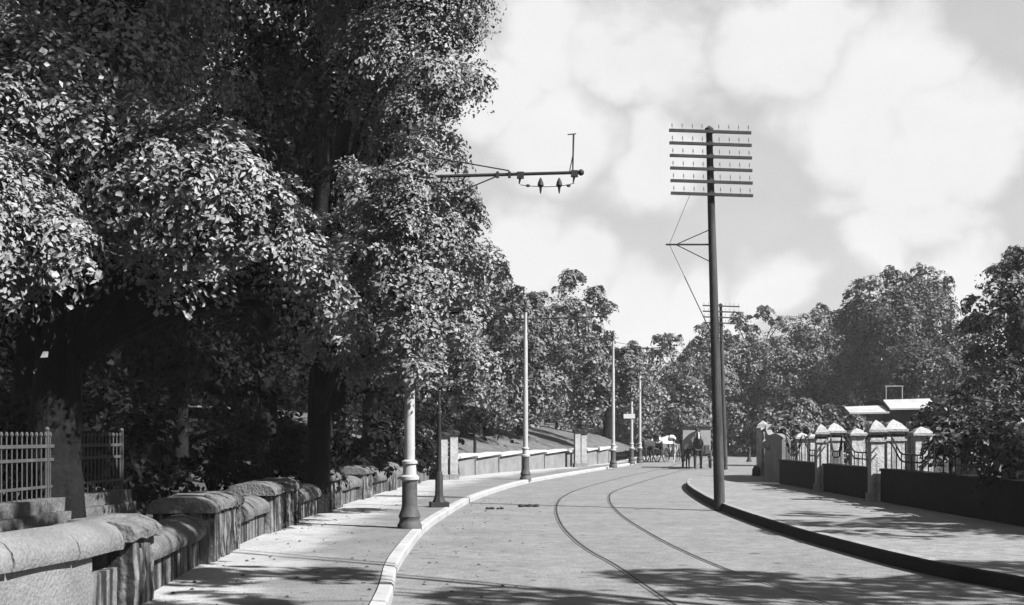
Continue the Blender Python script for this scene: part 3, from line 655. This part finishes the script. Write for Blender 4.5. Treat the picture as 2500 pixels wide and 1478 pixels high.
# white gate pillars at the end of the wall
def gate_pillar(p, h, label):
    e = empty('gate_pillar', p, 0.25, label, 'gate pillar', 'pale gate pillars by the grass bank')
    MB().box((0, 0, h / 2), (0.28, 0.28, h)).build('shaft', 'piercap', e)
    MB().box((0, 0, 0.09), (0.36, 0.36, 0.20)).build('plinth', 'wallfar', e)
    mb = MB(); mb.box((0, 0, h + 0.05), (0.40, 0.40, 0.10)); mb.lathe([(0.26, h + 0.1), (0.2, h + 0.16), (0.02, h + 0.2)], 4); mb.build('cap', 'lowwall', e)
    return e
gate_pillar(G(1082, 1172, KH), 1.52, 'left one of the two white gate pillars behind the thin lamp post')
gate_pillar(G(1107, 1171, KH), 1.60, 'right one of the two white gate pillars behind the thin lamp post')
gate_pillar(G(1409, 1141, KH), 1.75, 'left one of the two grey pillars near the end of the grass bank')
gate_pillar(G(1424, 1140, KH), 1.68, 'right one of the two grey pillars near the end of the grass bank')
MB().box((0, 0, 0.25), (0.55, 0.4, 0.5)).build('foot_block', 'wallfar', None)
bpy.data.objects.remove(bpy.data.objects['foot_block'])

# stepped wall with white slabs under the grass bank
bw = empty('bank_wall', (0, 0, 0), 0, 'low stone wall topped by pale stepped slabs under the grass bank', 'wall')
nseg = 9; pts = resample(bank_wall, nseg + 1)
for i in range(nseg):
    a, b = pts[i], pts[i + 1]; t = (b - a).normalized(); up = Vector((0, 0, 1)); g = t * 0.03; z1, z2 = 0.82 + 0.01 * i, 0.72 + 0.01 * i
    MB().sweep([a + g + up * KH, b - g + up * KH], [(0, -0.1), (0, z2 - 0.06), (-0.4, z2 - 0.06), (-0.4, -0.1)], True).build('wall_panel', 'wallfar', bw)
    MB().bar(a + g + up * (KH + z2 + 0.0) + Vector((-0.17, .06, 0)), b - g + up * (KH + z1 + 0.02) + Vector((-0.17, .06, 0)), 0.62, 0.09).build('coping_slab', 'copew', bw)
    MB().box(a + up * (KH + 0.35), (0.05, 0.10, 0.70), math.atan2(t.y, t.x)).build('joint_post', 'wallfar', bw)

# ------------------------------------------------------------------ right-hand walls, piers, railings
def pier(x, y, w, h, name, label, group, big=True):
    e = empty(name, (x, y, KH), R.uniform(-.02, .02), label, 'pier', group)
    MB().box((0, 0, h / 2), (w, w, h)).build('shaft', 'pier', e)
    MB().box((0, 0, 0.12), (w + 0.08, w + 0.08, 0.24)).build('plinth', 'pier', e)
    z = h
    if big:
        MB().box((0, 0, z - 0.20), (w + 0.07, w + 0.07, 0.05)).build('string_course', 'piercap', e)
        MB().box((0, 0, z - 0.09), (w + 0.02, w + 0.02, 0.05)).build('neck', 'lowwall', e)
    c = MB(); c.box((0, 0, z + 0.03), (w + 0.14, w + 0.14, 0.06)); q = (w + 0.10) / 2
    zz = z + 0.06; hh = 0.23 if big else 0.14
    c.add([(-q, -q, zz), (q, -q, zz), (q, q, zz), (-q, q, zz), (-q * .60, -q * .60, zz + hh * .55), (q * .60, -q * .60, zz + hh * .55), (q * .60, q * .60, zz + hh * .55), (-q * .60, q * .60, zz + hh * .55), (0, 0, zz + hh)],
          [(0, 1, 2, 3), (0, 1, 5, 4), (1, 2, 6, 5), (2, 3, 7, 6), (3, 0, 4, 7), (4, 5, 8), (5, 6, 8), (6, 7, 8), (7, 4, 8)])
    c.build('cap', 'piercap', e); return e
gp = 'capped piers of the right-hand garden walls'
pier(8.50, 28.7, 0.30, 1.66, 'gate_pier', 'tall capped pier standing forward on the right pavement', gp)
pier(8.52, 33.9, 0.26, 1.62, 'gate_pier', 'slim weathered pier standing forward farther along the right pavement', gp)
for x, y, w, h, big, lab in ((9.12, 29.4, 0.42, 1.68, True, 'widest domed pier just behind the tall forward pier'), (9.12, 27.4, 0.34, 1.58, False, 'lower pier with flat pyramid cap nearest the dark hedge'),
    (9.12, 34.8, 0.42, 1.66, True, 'wide domed pier behind the slim weathered pier'), (9.12, 32.5, 0.34, 1.58, False, 'lower pier between the two domed piers'),
    (9.12, 37.0, 0.34, 1.50, False, 'low pier just beyond the slim weathered pier'), (9.12, 38.7, 0.34, 1.48, False, 'farthest low pier next to the grey curved wall'), (9.12, 24.6, 0.34, 1.5, False, 'low pier buried in the dark hedge'), (9.12, 22.0, 0.4, 1.62, True, 'domed pier buried in the hedge at the right edge')):
    pier(x, y, w, h, 'garden_pier', lab, gp, big)
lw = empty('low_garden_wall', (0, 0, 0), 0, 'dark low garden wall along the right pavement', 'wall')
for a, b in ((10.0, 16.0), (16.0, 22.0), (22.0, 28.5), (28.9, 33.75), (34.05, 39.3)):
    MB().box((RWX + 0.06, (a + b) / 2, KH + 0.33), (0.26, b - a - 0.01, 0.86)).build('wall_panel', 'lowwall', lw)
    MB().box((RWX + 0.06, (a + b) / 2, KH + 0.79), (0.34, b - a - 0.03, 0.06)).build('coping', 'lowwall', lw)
def swept_rail(y0, y1, label):
    e = empty('iron_railing', (RWX + 0.1, y0, KH + 0.82), 0, label, 'railing', 'swept iron railings on the right wall'); n = 9; L = y1 - y0
    f = lambda t: 0.34 + 0.42 * (0.5 - 0.5 * math.cos(math.pi * min(1, max(0, abs(2 * t - 1) * 1.6 - .6))))
    for off, nm in ((0, 'top_rail'), (-0.16, 'mid_rail')):
        MB().tube([(0, L * i / 16, f(i / 16) + off) for i in range(17)], 0.02, 6).build(nm, 'iron', e)
    for i in range(n):
        t = (i + .5) / n; MB().tube([(0, L * t, -0.02), (0, L * t, f(t))], 0.014, 5).build('bar', 'iron', e)
swept_rail(28.95, 32.2, 'swept iron railing on the low wall beyond the tall forward pier')
swept_rail(32.4, 33.7, 'short swept railing beside the slim weathered pier')
swept_rail(34.1, 36.7, 'swept railing on the low wall beyond the slim weathered pier')
swept_rail(36.9, 39.2, 'farthest swept railing by the grey curved wall')
swept_rail(25.2, 28.4, 'swept railing half hidden by the dark hedge')
swept_rail(22.0, 25.0, 'nearest swept railing at the right edge')

# grey curved wall at the corner
cw = empty('corner_wall', (8.9, 39.6, KH), 0, 'grey rendered wall curving round the corner beyond the low piers', 'wall')
path = curve([V2(-0.2, 0), V2(-0.12, 2.2), V2(0.15, 4.4), V2(0.75, 7.2)], 6); n = len(path); vs = []; mb = MB()
for i, p in enumerate(path):
    t = i / (n - 1); h = 1.42 + 0.42 * t * t * (3 - 2 * t) + 0.10 * math.sin(t * 9)
    tt = path[min(i + 1, n - 1)] - path[max(i - 1, 0)]; tt.normalize(); r = Vector((tt.y, -tt.x, 0))
    for u, z in ((0, -.1), (0, h), (0.05, h + 0.09), (0.23, h + 0.09), (0.28, h), (0.28, -.1)): vs.append(p + r * u + Vector((0, 0, z)))
mb.add(vs, [(i * 6 + j, i * 6 + (j + 1) % 6, (i + 1) * 6 + (j + 1) % 6, (i + 1) * 6 + j) for i in range(n - 1) for j in range(6)] + [(0, 1, 2, 3, 4, 5), tuple(range((n - 1) * 6, n * 6))])
mb.build('wall_panel', 'render', cw, smooth=True)
e = empty('corner_pier', (9.62, 47.1, KH), 0.35, 'white stuccoed end pier at the street corner', 'pier')
MB().box((0, 0, 0.9), (0.36, 0.36, 1.8)).build('shaft', 'pier', e)
mb = MB(); mb.box((0, 0, 1.84), (0.48, 0.48, 0.08)); mb.lathe([(0.3, 1.88), (0.22, 2.02), (0.02, 2.16)], 4); mb.build('cap', 'piercap', e)
MB().lathe([(0.16, 0), (0.15, 0.3), (0.08, 0.42)], 10).build('guard_stone', 'lowwall', e, loc=(-0.36, -0.1, 0))
p = P(1910, 1088, 42.0); 
tag(MB().ball((0, 0, 0), 0.2, 10, (1.3, 1, .8)).ball((0.18, -0.03, -.05), 0.15, 8).ball((-0.17, 0, .08), 0.12, 8).build('carved_stone_knob', 'piercap', None, True, loc=(8.82, p.y, p.z)), 'small pale carved stone lump on the grey curved wall', 'ornament')

# ------------------------------------------------------------------ white veranda of a house among the trees
def house():
    d = 54.0; c = P(2215, 1000, d); e = empty('garden_house', (c.x, d, 0.1), -0.12, 'house with white veranda roof half hidden in the trees on the right', 'house')
    MB().box((0.9, 3.0, 1.55), (3.6, 4.4, 3.09)).build('wall', 'brick', e)
    for x0, x1, z0, z1 in ((-2.6, -0.92, 2.62, 2.92), (-0.9, 1.1, 2.80, 3.22), (1.13, 2.9, 2.6, 2.98)):
        mb = MB(); mb.add([(x0, -0.9, z0), (x1, -0.9, z0 + .03), (x1, 0.75, z1 + .05), (x0, 0.75, z1), (x0, -0.9, z0 - .07), (x1, -0.9, z0 - .04), (x1, 0.75, z1 - .03), (x0, 0.75, z1 - .07)], [(0, 1, 2, 3), (4, 5, 6, 7), (0, 1, 5, 4), (1, 2, 6, 5), (2, 3, 7, 6), (3, 0, 4, 7)])
        mb.build('veranda_roof', 'white', e)
    for x in (-2.4, -0.8, 0.9, 2.5): MB().box((x, -0.8, 1.1), (0.10, 0.10, 2.2)).build('veranda_post', 'white', e)
    for x0 in (-1.1, 0.6):
        w = MB(); w.box((x0, 0.78, 1.5), (1.0, 0.06, 1.5)); fo = w.build('window', 'white', e)
        MB().box((x0, 0.735, 1.5), (0.84, 0.03, 1.34)).build('pane', 'glass', fo); MB().box((x0, 0.71, 1.5), (0.05, 0.03, 1.34)).build('mullion', 'white', fo)
    for x in (-0.75, -0.05): MB().box((x, 0.85, 3.5), (0.035, 0.035, 0.62)).build('balcony_post', 'white', e)
    MB().box((-0.40, 0.85, 3.83), (0.80, 0.05, 0.04)).build('balcony_rail', 'white', e)
    MB().box((0.9, 3.05, 3.16), (3.8, 4.4, 0.12)).build('roof', 'lowwall', e)
house()

# ------------------------------------------------------------------ tram poles
def tram_pole(loc, rz, label, arm=True, sign=False, h=6.85, arm_len=2.88, za=5.98):
    e = empty('tram_pole', loc, rz, label, 'tram pole', 'tramway poles along the left kerb')
    b = MB(); b.lathe([(0.21, -0.05), (0.21, 0.06), (0.18, 0.10), (0.17, 0.16), (0.19, 0.20), (0.17, 0.26), (0.145, 0.32), (0.132, 0.40), (0.128, 0.80)], 20); b.build('base', 'polebase', e, True)
    MB().lathe([(0.128, 0.80), (0.165, 0.83), (0.165, 0.88), (0.125, 0.91)], 20).build('collar', 'polepaint', e, True)
    MB().lathe([(0.12, 0.91), (0.108, 1.08)], 20).build('sleeve', 'polepaint', e, True)
    MB().lathe([(0.108, 1.08), (0.135, 1.10), (0.135, 1.14), (0.09, 1.17)], 20).build('collar', 'polepaint', e, True)
    MB().lathe([(0.09, 1.17), (0.087, 3.2), (0.078, 3.25), (0.076, 5.0), (0.062, 5.05), (0.056, h - 0.4)], 18).build('shaft', 'polepaint', e, True)
    MB().lathe([(0.07, h - 0.4), (0.08, h - 0.36), (0.04, h - 0.3), (0.03, h - 0.12), (0.06, h - 0.06), (0.01, h + 0.1)], 12).build('finial', 'iron', e, True)
    if arm:
        zb = za + 0.08; L = arm_len
        a = MB().tube([(-0.35, 0, za - 0.01), (0, 0, za), (L, 0, zb)], 0.028, 10).build('bracket_arm', 'iron', e, True)
        MB().ball((L + 0.04, 0, zb), 0.055, 10).build('end_ball', 'iron', a, True)
        MB().tube([(0.05, 0, za + .4), (L * 0.59, 0, zb + 0.03)], 0.012, 6).build('tie_rod', 'iron', e)
        MB().tube([(0.08, 0, za - .57), (L * 0.52, 0, za + 0.02)], 0.012, 6).build('brace_rod', 'iron', e)
        for t in (0.52, 0.59): MB().box((L * t, 0, za + 0.04), (0.05, 0.08, 0.10)).build('clamp', 'iron', a)
        for t in (0.655, 0.975):
            x = L * t; z = za + 0.08 * t
            MB().box((x, 0, z - 0.02), (0.12, 0.08, 0.11)).build('clamp', 'iron', a)
            MB().tube([(x, 0, z - 0.04), (x - 0.02, 0, z - 0.17)], [0.03, 0.012], 6).build('hanger', 'iron', a)
        sp = [(L * .655, 0, za - 0.13), (L * .70, 0, za - 0.15), (L * .765, 0, za - 0.16), (L * .815, 0, za - 0.165), (L * .88, 0, za - 0.155), (L * .94, 0, za - 0.13), (L * .975, 0, za - 0.10)]
        MB().tube(sp, 0.007, 5).build('span_wire', 'iron', e)
        for t in (0.70, 0.94): MB().ball((L * t, 0, za - 0.145), 0.026, 7, (1.5, 1, 1)).build('strain_insulator', 'iron', e)
        for t in (0.775, 0.885):
            ins = MB().lathe([(0.008, -0.30), (0.02, -0.24), (0.022, -0.2), (0.055, -0.16), (0.042, -0.10), (0.02, -0.05), (0.01, -0.03)], 10).build('hanger_bell', 'iron', e, True); ins.location = (L * t, 0, za + 0.02)
        v = MB(); v.tube([(L * .965, 0, zb), (L * .97, 0, zb + 0.66)], [0.014, 0.018], 6); v.tube([(L * .945, 0, zb), (L * .968, 0, zb + 0.32)], 0.010, 6); v.build('guard_spike', 'iron', e)
        MB().tube([(L * .935, 0, zb + 0.645), (L * .985, 0, zb + 0.66)], 0.010, 6).build('guard_bar', 'iron', e)
    if sign: MB().box((-0.14, -0.09, 2.72), (0.66, 0.03, 0.26)).build('sign_board', 'board', e)
    return e
tram_pole(G(1000, 1290, KH), 0.0, 'nearest tram pole on the left pavement, bracket arm reaching out of the foliage')
tram_pole(G(1283, 1171, KH), -0.05, 'second tram pole, slim and sunlit, standing before the grass bank', arm_len=2.8, za=5.8, h=6.45)
tram_pole(G(1497, 1140, KH), -0.15, 'third tram pole with arm, beside the end of the grass bank', arm_len=2.6)
tram_pole(G(1542, 1131, KH), 0.0, 'pale pole carrying a small white board at the bend', arm=False, sign=True, h=6.3)
tram_pole(G(1562, 1129, KH), 0.0, 'pale bare pole nearest the loaded cart at the bend', arm=False, h=5.6)

# gas lamp on the left pavement (lantern hidden in the leaves)
def lamp():
    e = empty('street_lamp', G(1072, 1238, KH), 0.2, 'thin dark lamp post with square foot on the left pavement, its top lost in leaves', 'street lamp')
    MB().box((0, 0, 0.05), (0.40, 0.40, 0.12)).build('plinth', 'iron', e)
    MB().lathe([(0.15, 0.11), (0.11, 0.2), (0.09, 0.28), (0.085, 0.7), (0.06, 0.78)], 8).build('base', 'iron', e, True)
    MB().lathe([(0.055, 0.78), (0.045, 2.0), (0.06, 2.03), (0.06, 2.08), (0.04, 2.1), (0.03, 3.1)], 12).build('shaft', 'iron', e, True)
    MB().tube([(-0.35, 0, 2.85), (0.35, 0, 2.85)], 0.014, 6).build('ladder_bar', 'iron', e)
    MB().lathe([(0.10, 3.1), (0.20, 3.55)], 4).build('lantern_glass', 'glass', e)
    MB().lathe([(0.23, 3.55), (0.1, 3.72), (0.04, 3.8), (0.01, 3.88)], 4).build('lantern_roof', 'iron', e)
lamp()

# ------------------------------------------------------------------ telegraph poles
def telegraph(loc, h, label, stay=True, small=False, rz=0.0):
    e = empty('telegraph_pole', loc, rz, label, 'telegraph pole', 'telegraph poles')
    lean = -0.24
    pos = lambda z: Vector((lean * z / h, 0, z))
    rad = lambda z: 0.055 * (1 - z / h) + 0.072
    MB().tube([pos(h * i / 10) - (Vector((0, 0, 0.2)) if i == 0 else Vector()) for i in range(11)], [rad(h * i / 10) for i in range(11)], 14).build('shaft', 'wood', e, True)
    mb = MB(); q = pos(h); mb.lathe([(0.10, 0), (0.10, 0.04), (0.02, 0.10)], 10, (q.x, q.y, h)); mb.build('cap', 'arm', e)
    ins = MB().lathe([(0.005, 0), (0.005, 0.06), (0.016, 0.06), (0.018, 0.085), (0.010, 0.10), (0.014, 0.115), (0.006, 0.135)], 8).build('insulator', 'ceram', e, True); first = True
    for k in range(6 if stay else 4):
        z = h - 0.06 - k * 0.285; c = pos(z); L = 0.93
        a = MB().bar((c.x - L, -0.13, z + 0.03), (c.x + L, -0.13, z - 0.03), 0.065, 0.062).build('crossarm', 'arm', e)
        MB().box((c.x, -0.12, z), (0.14, 0.05, 0.09)).build('clamp', 'iron', a)
        for j, u in enumerate((-0.86, -0.63, -0.40, -0.18, 0.20, 0.43, 0.65, 0.87)):
            zz = z + 0.03 - 0.06 * (u + 1) / 2 + 0.035
            if first: ins.parent = a; ins.location = (c.x + u, -0.13, zz); first = False
            else: share('insulator', ins.data, a, (c.x + u, -0.13, zz))
    if stay:
        z = h - 2.6; c = pos(z); tip = Vector((c.x - 0.98, 0, z)); o = pos(z + 0.36); u = pos(z - 0.42)
        MB().tube([c, tip - Vector((.08, 0, 0))], 0.022, 6).build('outrigger', 'iron', e)
        MB().tube([o, tip + Vector((.15, 0, 0))], 0.012, 5).build('outrigger_brace', 'iron', e); MB().tube([u, tip + Vector((.15, 0, 0))], 0.012, 5).build('outrigger_brace', 'iron', e)
        q0, q1 = pos(h - 1.5) + Vector((-.5, -.1, 0)), pos(z - 2.2)
        MB().tube([q0, tip], 0.005, 4).build('stay_wire', 'iron', e); MB().tube([tip, tip.lerp(q1, 0.33)], 0.006, 4).build('stay_wire', 'iron', e); MB().tube([tip.lerp(q1, 0.33), q1], 0.012, 5).build('stay_rod', 'iron', e)
    return e
telegraph(Vector((G(1757, 1228, KR).x, G(1757, 1228, KR).y, KR)), 8.48, 'tall telegraph pole with six crossarms on the right kerb')
telegraph(Vector((G(1771, 1141, KH).x, G(1771, 1141, KH).y, 0)), 8.3, 'farther telegraph pole standing just behind the tall one', stay=False)

# small post at the bend
e = empty('bollard', G(1829, 1128), 0, 'small dark post standing in the road beyond the corner', 'bollard')
MB().lathe([(0.2, 0), (0.17, 0.12), (0.12, 0.2), (0.10, 0.8), (0.14, 0.84), (0.12, 0.95), (0.02, 1.02)], 12).build('post', 'iron', e, True)
# sapling stake on the bank
e = empty('young_tree', P(1157, 1118, 52) - Vector((0, 0, 0.2)), 0, 'thin young tree with stake on the grass bank left of the second tram pole', 'tree')
MB().tube([(0, 0, -0.3), (0.02, 0, 0.8), (0, 0.02, 1.5)], [0.05, 0.04, 0.02], 7).build('trunk', 'bark', e); MB().tube([(0.1, 0, -0.3), (0.08, 0, 1.0)], 0.03, 6).build('stake', 'wood', e)
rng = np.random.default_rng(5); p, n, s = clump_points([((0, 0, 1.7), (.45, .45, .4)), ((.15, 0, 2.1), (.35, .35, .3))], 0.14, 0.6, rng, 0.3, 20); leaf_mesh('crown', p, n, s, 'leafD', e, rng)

# ------------------------------------------------------------------ figures, horses and carts
def skin_obj(name, joints, edges, m, parent, root=0, sub=2):
    me = bpy.data.meshes.new(name); me.from_pydata([j[:3] for j in joints], edges, []); me.materials.append(M[m])
    o = bpy.data.objects.new(name, me); COL.objects.link(o); o.parent = parent
    md = o.modifiers.new('skin', 'SKIN'); md.use_smooth_shade = True
    if not me.skin_vertices: me.attributes.new
    sv = me.skin_vertices
    if not sv:
        bpy.context.view_layer.objects.active = o; bpy.ops.mesh.customdata_skin_add(); sv = me.skin_vertices
    for i, j in enumerate(joints):
        r = j[3] if hasattr(j[3], '__len__') else (j[3], j[3]); sv[0].data[i].radius = r; sv[0].data[i].use_root = (i == root)
    sb = o.modifiers.new('sub', 'SUBSURF'); sb.levels = sub; sb.render_levels = sub
    return o
def horse(loc, rz, label, m, step=0.0, blaze=True):
    """faces +X"""
    e = empty('horse', loc, rz, label, 'horse', 'cart horses'); J = []; E = []
    def ch(prev, *js):
        for j in js:
            J.append(j)
            if prev is not None: E.append((prev, len(J) - 1))
            prev = len(J) - 1
        return prev
    a = ch(None, (-0.62, 0, 1.28, .25)); b = ch(a, (-0.15, 0, 1.20, .27)); c = ch(b, (0.40, 0, 1.25, .26)); d = ch(c, (0.66, 0, 1.33, .20)); h = ch(d, (0.90, 0, 1.60, .13), (1.05, 0, 1.84, .105), (1.20, 0, 1.78, .10), (1.42, 0, 1.58, .065), (1.52, 0, 1.48, .055))
    ch(a, (-0.82, 0, 1.34, .10), (-0.93, 0, 1.05, .05), (-0.93, 0, 0.65, .04))
    for s in (-1, 1):
        st = step * s
        ch(a, (-0.60, .15 * s, 1.0, .15), (-0.52 + st * .3, .15 * s, 0.80, .10), (-0.70 + st * .6, .15 * s, 0.52, .06), (-0.64 + st, .15 * s, 0.14, .045), (-0.58 + st, .15 * s, 0.045, .06))
        ch(c, (0.46, .15 * s, 0.98, .12), (0.50 - st * .6, .15 * s, 0.52, .062), (0.48 - st, .15 * s, 0.14, .045), (0.54 - st, .15 * s, 0.045, .06))
    skin_obj('body', J, E, m, e)
    for s in (-1, 1): MB().lathe([(0.035, 0), (0.03, 0.07), (0.005, 0.15)], 6, (1.05, .07 * s, 1.92)).build('ear', m, e)
    mb = MB()
    for i in range(6): mb.box((0.72 + .06 * i, 0, 1.52 + .075 * i), (0.13, 0.05, 0.15))
    mb.build('mane', 'cloth', e)
    MB().tube([(0.70 + .05 * math.cos(t), .24 * math.sin(t), 1.30 + .33 * math.cos(t)) for t in [2 * math.pi * i / 14 for i in range(15)]], 0.055, 6).build('collar', 'cartwood', e)
    if blaze: MB().tube([(1.20, 0, 1.885), (1.34, 0, 1.74), (1.50, 0, 1.56)], [.03, .045, .035], 6).build('blaze', 'blaze', e)
    return e
def person(loc, rz, label, top='cloth', hat='shirt', seated=False, walk=0.2):
    """faces +X"""
    e = empty('person', loc, rz, label, 'person', 'people with the carts'); J = []; E = []
    def ch(prev, *js):
        for j in js:
            J.append(j)
            if prev is not None: E.append((prev, len(J) - 1))
            prev = len(J) - 1
        return prev
    H = 0.0 if not seated else -0.42
    pel = ch(None, (0, 0, 0.95 + H, (.15, .12))); ch_ = ch(pel, (0.01, 0, 1.15 + H, (.14, .11)), (0.02, 0, 1.36 + H, (.17, .11))); nk = ch(ch_, (0.03, 0, 1.50 + H, .055), (0.05, 0, 1.58 + H, .06))
    for s in (-1, 1):
        if seated: ch(pel, (0.12, .10 * s, 0.93 + H, .09), (0.48, .11 * s, 0.92 + H, .07), (0.52, .11 * s, 0.52 + H, .05), (0.64, .11 * s, 0.46 + H, .045))
        else: ch(pel, (0.02, .09 * s, 0.86, .09), (0.04 + walk * s * .5, .09 * s, 0.49, .065), (-0.02 + walk * s, .09 * s, 0.09, .045), (0.12 + walk * s, .09 * s, 0.045, .04))
        ch(ch_, (0.02, .20 * s, 1.38 + H, .065), (0.02 - walk * s * .4 + (.1 if seated else 0), .25 * s, 1.12 + H, .05), (0.14 - walk * s * .5 + (.2 if seated else 0), .22 * s, 0.90 + H + (.1 if seated else 0), .038))
    skin_obj('body', J, E, top, e)
    hd = MB().ball((0.06, 0, 1.68 + H), 0.105, 10, (1.0, .82, 1.2)); hd.box((0.17, 0, 1.67 + H), (0.04, 0.03, 0.05)); hd.build('head', 'skin', e, True)
    MB().lathe([(0.17, 0), (0.17, .012), (0.115, .015), (0.11, .10), (0.03, .12)], 12, (0.05, 0, 1.74 + H)).build('hat', hat, e, True)
    for s in (-1, 1): MB().ball((0.16 - walk * s * .5 + (.22 if seated else 0), .22 * s, 0.84 + H + (.1 if seated else 0)), 0.045, 6, (1, .7, 1.3)).build('hand', 'skin', e, True)
    return e
def wheel(parent, loc, r):
    w = empty('wheel', loc); w.parent = parent
    MB().tube([(r * math.cos(t), 0, r * math.sin(t)) for t in [2 * math.pi * i / 24 for i in range(25)]], 0.04, 6, False).build('rim', 'cartwood', w)
    MB().tube([(0, -0.1, 0), (0, 0.1, 0)], 0.08, 8).build('hub', 'cartwood', w)
    sp = MB()
    for i in range(10): t = 2 * math.pi * i / 10; sp.tube([(0, 0, 0), (r * math.cos(t), 0, r * math.sin(t))], 0.02, 5, False)
    sp.build('spokes', 'cartwood', w)
# covered van coming towards the camera
vl = G(1704, 1146); VR = math.radians(-97)
horse(vl, VR, 'dark horse with white blaze pulling the covered van towards the viewer', 'horse', 0.12)
dirv = Vector((math.cos(VR), math.sin(VR), 0)); vb = vl - dirv * 2.9
van = empty('covered_van', vb, VR, 'boxy horse-drawn van behind the telegraph pole at the bend', 'cart')
MB().box((-0.2, 0, 1.55), (2.0, 1.45, 1.15)).build('body', 'van', van)
mb = MB(); mb.box((-0.2, 0, 2.155), (2.1, 1.6, 0.06)); mb.box((-0.2, 0, 2.2), (1.9, 1.3, 0.05)); mb.build('roof', 'cloth', van)
MB().box((0.2, 0, 0.86), (3.0, 1.15, 0.16)).build('chassis', 'cartwood', van)
MB().box((0.95, 0, 1.18), (0.4, 1.3, 0.08)).build('seat', 'cartwood', van); MB().box((1.25, 0, 1.0), (0.06, 1.3, 0.45)).build('footboard', 'cartwood', van)
for x, r in ((-0.75, .58), (0.95, .45)):
    for s in (-1, 1): wheel(van, (x, .72 * s, r), r)
for s in (-1, 1): MB().tube([(1.2, .45 * s, 0.8), (2.2, .38 * s, 1.0), (3.4, .32 * s, 1.15)], 0.035, 6).build('shaft', 'cartwood', van)
person(vb + dirv * 0.95 + Vector((0, 0, 0.70)), VR, 'driver in dark clothes seated on the covered van', 'clothm', 'cloth', True)
person(G(1679, 1146), VR, 'small figure in dark clothes and pale cap walking left of the blazed horse', 'cloth', 'shirt').scale = (.7, .7, .7)
# loaded cart
cl = G(1579, 1130); CR = math.radians(-125); horse(cl, CR, 'brown horse pulling the pale loaded cart', 'horseb', 0.15, False)
CR2 = math.radians(-125); dv = Vector((math.cos(CR2), math.sin(CR2), 0)); cb = cl - dv * 2.6 + Vector((-.25, 0, 0))
ct = empty('loaded_cart', cb, CR2, 'open cart heaped with a pale load at the bend', 'cart')
MB().box((0, 0, 0.85), (2.4, 1.3, 0.10)).build('bed', 'cartwood', ct)
for s in (-1, 1): MB().box((0, .66 * s, 1.03), (2.4, 0.05, 0.34)).build('side_board', 'cartwood', ct)
mb = MB(); rr = random.Random(9)
for i in range(26): mb.ball((rr.uniform(-.95, .95), rr.uniform(-.48, .48), 1.08 + rr.uniform(0, .55)), rr.uniform(.2, .32), 7, (1.3, 1, .7))
mb.build('load', 'sack', ct, True)
for x in (-0.7, 0.85):
    for s in (-1, 1): wheel(ct, (x, .74 * s, .48), .48)
for s in (-1, 1): MB().tube([(1.1, .4 * s, 0.8), (2.6, .3 * s, 1.1)], 0.035, 6).build('shaft', 'cartwood', ct)
person(cb + dv * 0.9 + Vector((0, 0, 0.75)), CR2, 'driver in dark clothes sitting on the loaded cart', 'cloth', 'cloth', True)
person(G(1646, 1129), CR2, 'person in pale clothes walking behind the loaded cart', 'shirt', 'cloth').scale = (.82, .82, .82)

# ------------------------------------------------------------------ litter on the road
for i, (px, py, s, lab) in enumerate(((1208, 1244, .11, 'small dark heap of horse droppings on the road'), (1300, 1238, .13, 'second dark heap of droppings nearer the tram rails'))):
    mb = MB(); rr = random.Random(300 + i)
    for k in range(9): mb.ball((rr.gauss(0, .9) * s, rr.gauss(0, .6) * s, s * .2), s * rr.uniform(.2, .5), 6, (1.2, 1, .7))
    tag(mb.build('droppings', 'dung', None, True, loc=G(px, py)), lab, 'droppings', 'droppings on the road')
def pebbles():
    rr = random.Random(77); mb = MB()
    for i in range(520):
        y = rr.uniform(11, 34); kx = at_y(left_kerb, y)[0].x
        if rr.random() < 0.5: x = rr.uniform(at_y(left_wall, y)[0].x + .1, kx - .2); z = KH + 0.006
        else: x = kx + abs(rr.gauss(0, 0.9)) + 0.03; z = 0.004
        s = rr.choice((.006, .01, .012, .018, .028)) * rr.uniform(.7, 1.2); a = rr.uniform(0, 3.14); c, q = math.cos(a) * s, math.sin(a) * s
        mb.add([(x + c, y + q, z), (x - q, y + c, z), (x - c * 1.2, y - q * 1.2, z), (x + q, y - c, z), (x, y, z + s * .5)], [(0, 1, 4), (1, 2, 4), (2, 3, 4), (3, 0, 4)])
    return tag(mb.build('loose_stones', 'earth'), 'loose stones and dead leaves scattered by the left kerb', 'stones', kind='stuff')
pebbles()

# ------------------------------------------------------------------ summer haze
mb = MB(); mb.box((0, 180, 10.5), (800, 520, 23.0))
hz = mb.build('haze', 'earth'); hz.data.materials.clear()
hm = bpy.data.materials.new('haze_air'); hm.use_nodes = True; nt = hm.node_tree
for n in list(nt.nodes): nt.nodes.remove(n)
o_ = nt.nodes.new('ShaderNodeOutputMaterial'); v_ = nt.nodes.new('ShaderNodeVolumePrincipled'); v_.inputs['Color'].default_value = (.9, .9, .9, 1); v_.inputs['Density'].default_value = 0.0003; v_.inputs['Anisotropy'].default_value = 0.2
nt.links.new(v_.outputs[0], o_.inputs['Volume']); hz.data.materials.append(hm); tag(hz, 'thin summer haze in the air', 'haze', kind='stuff')
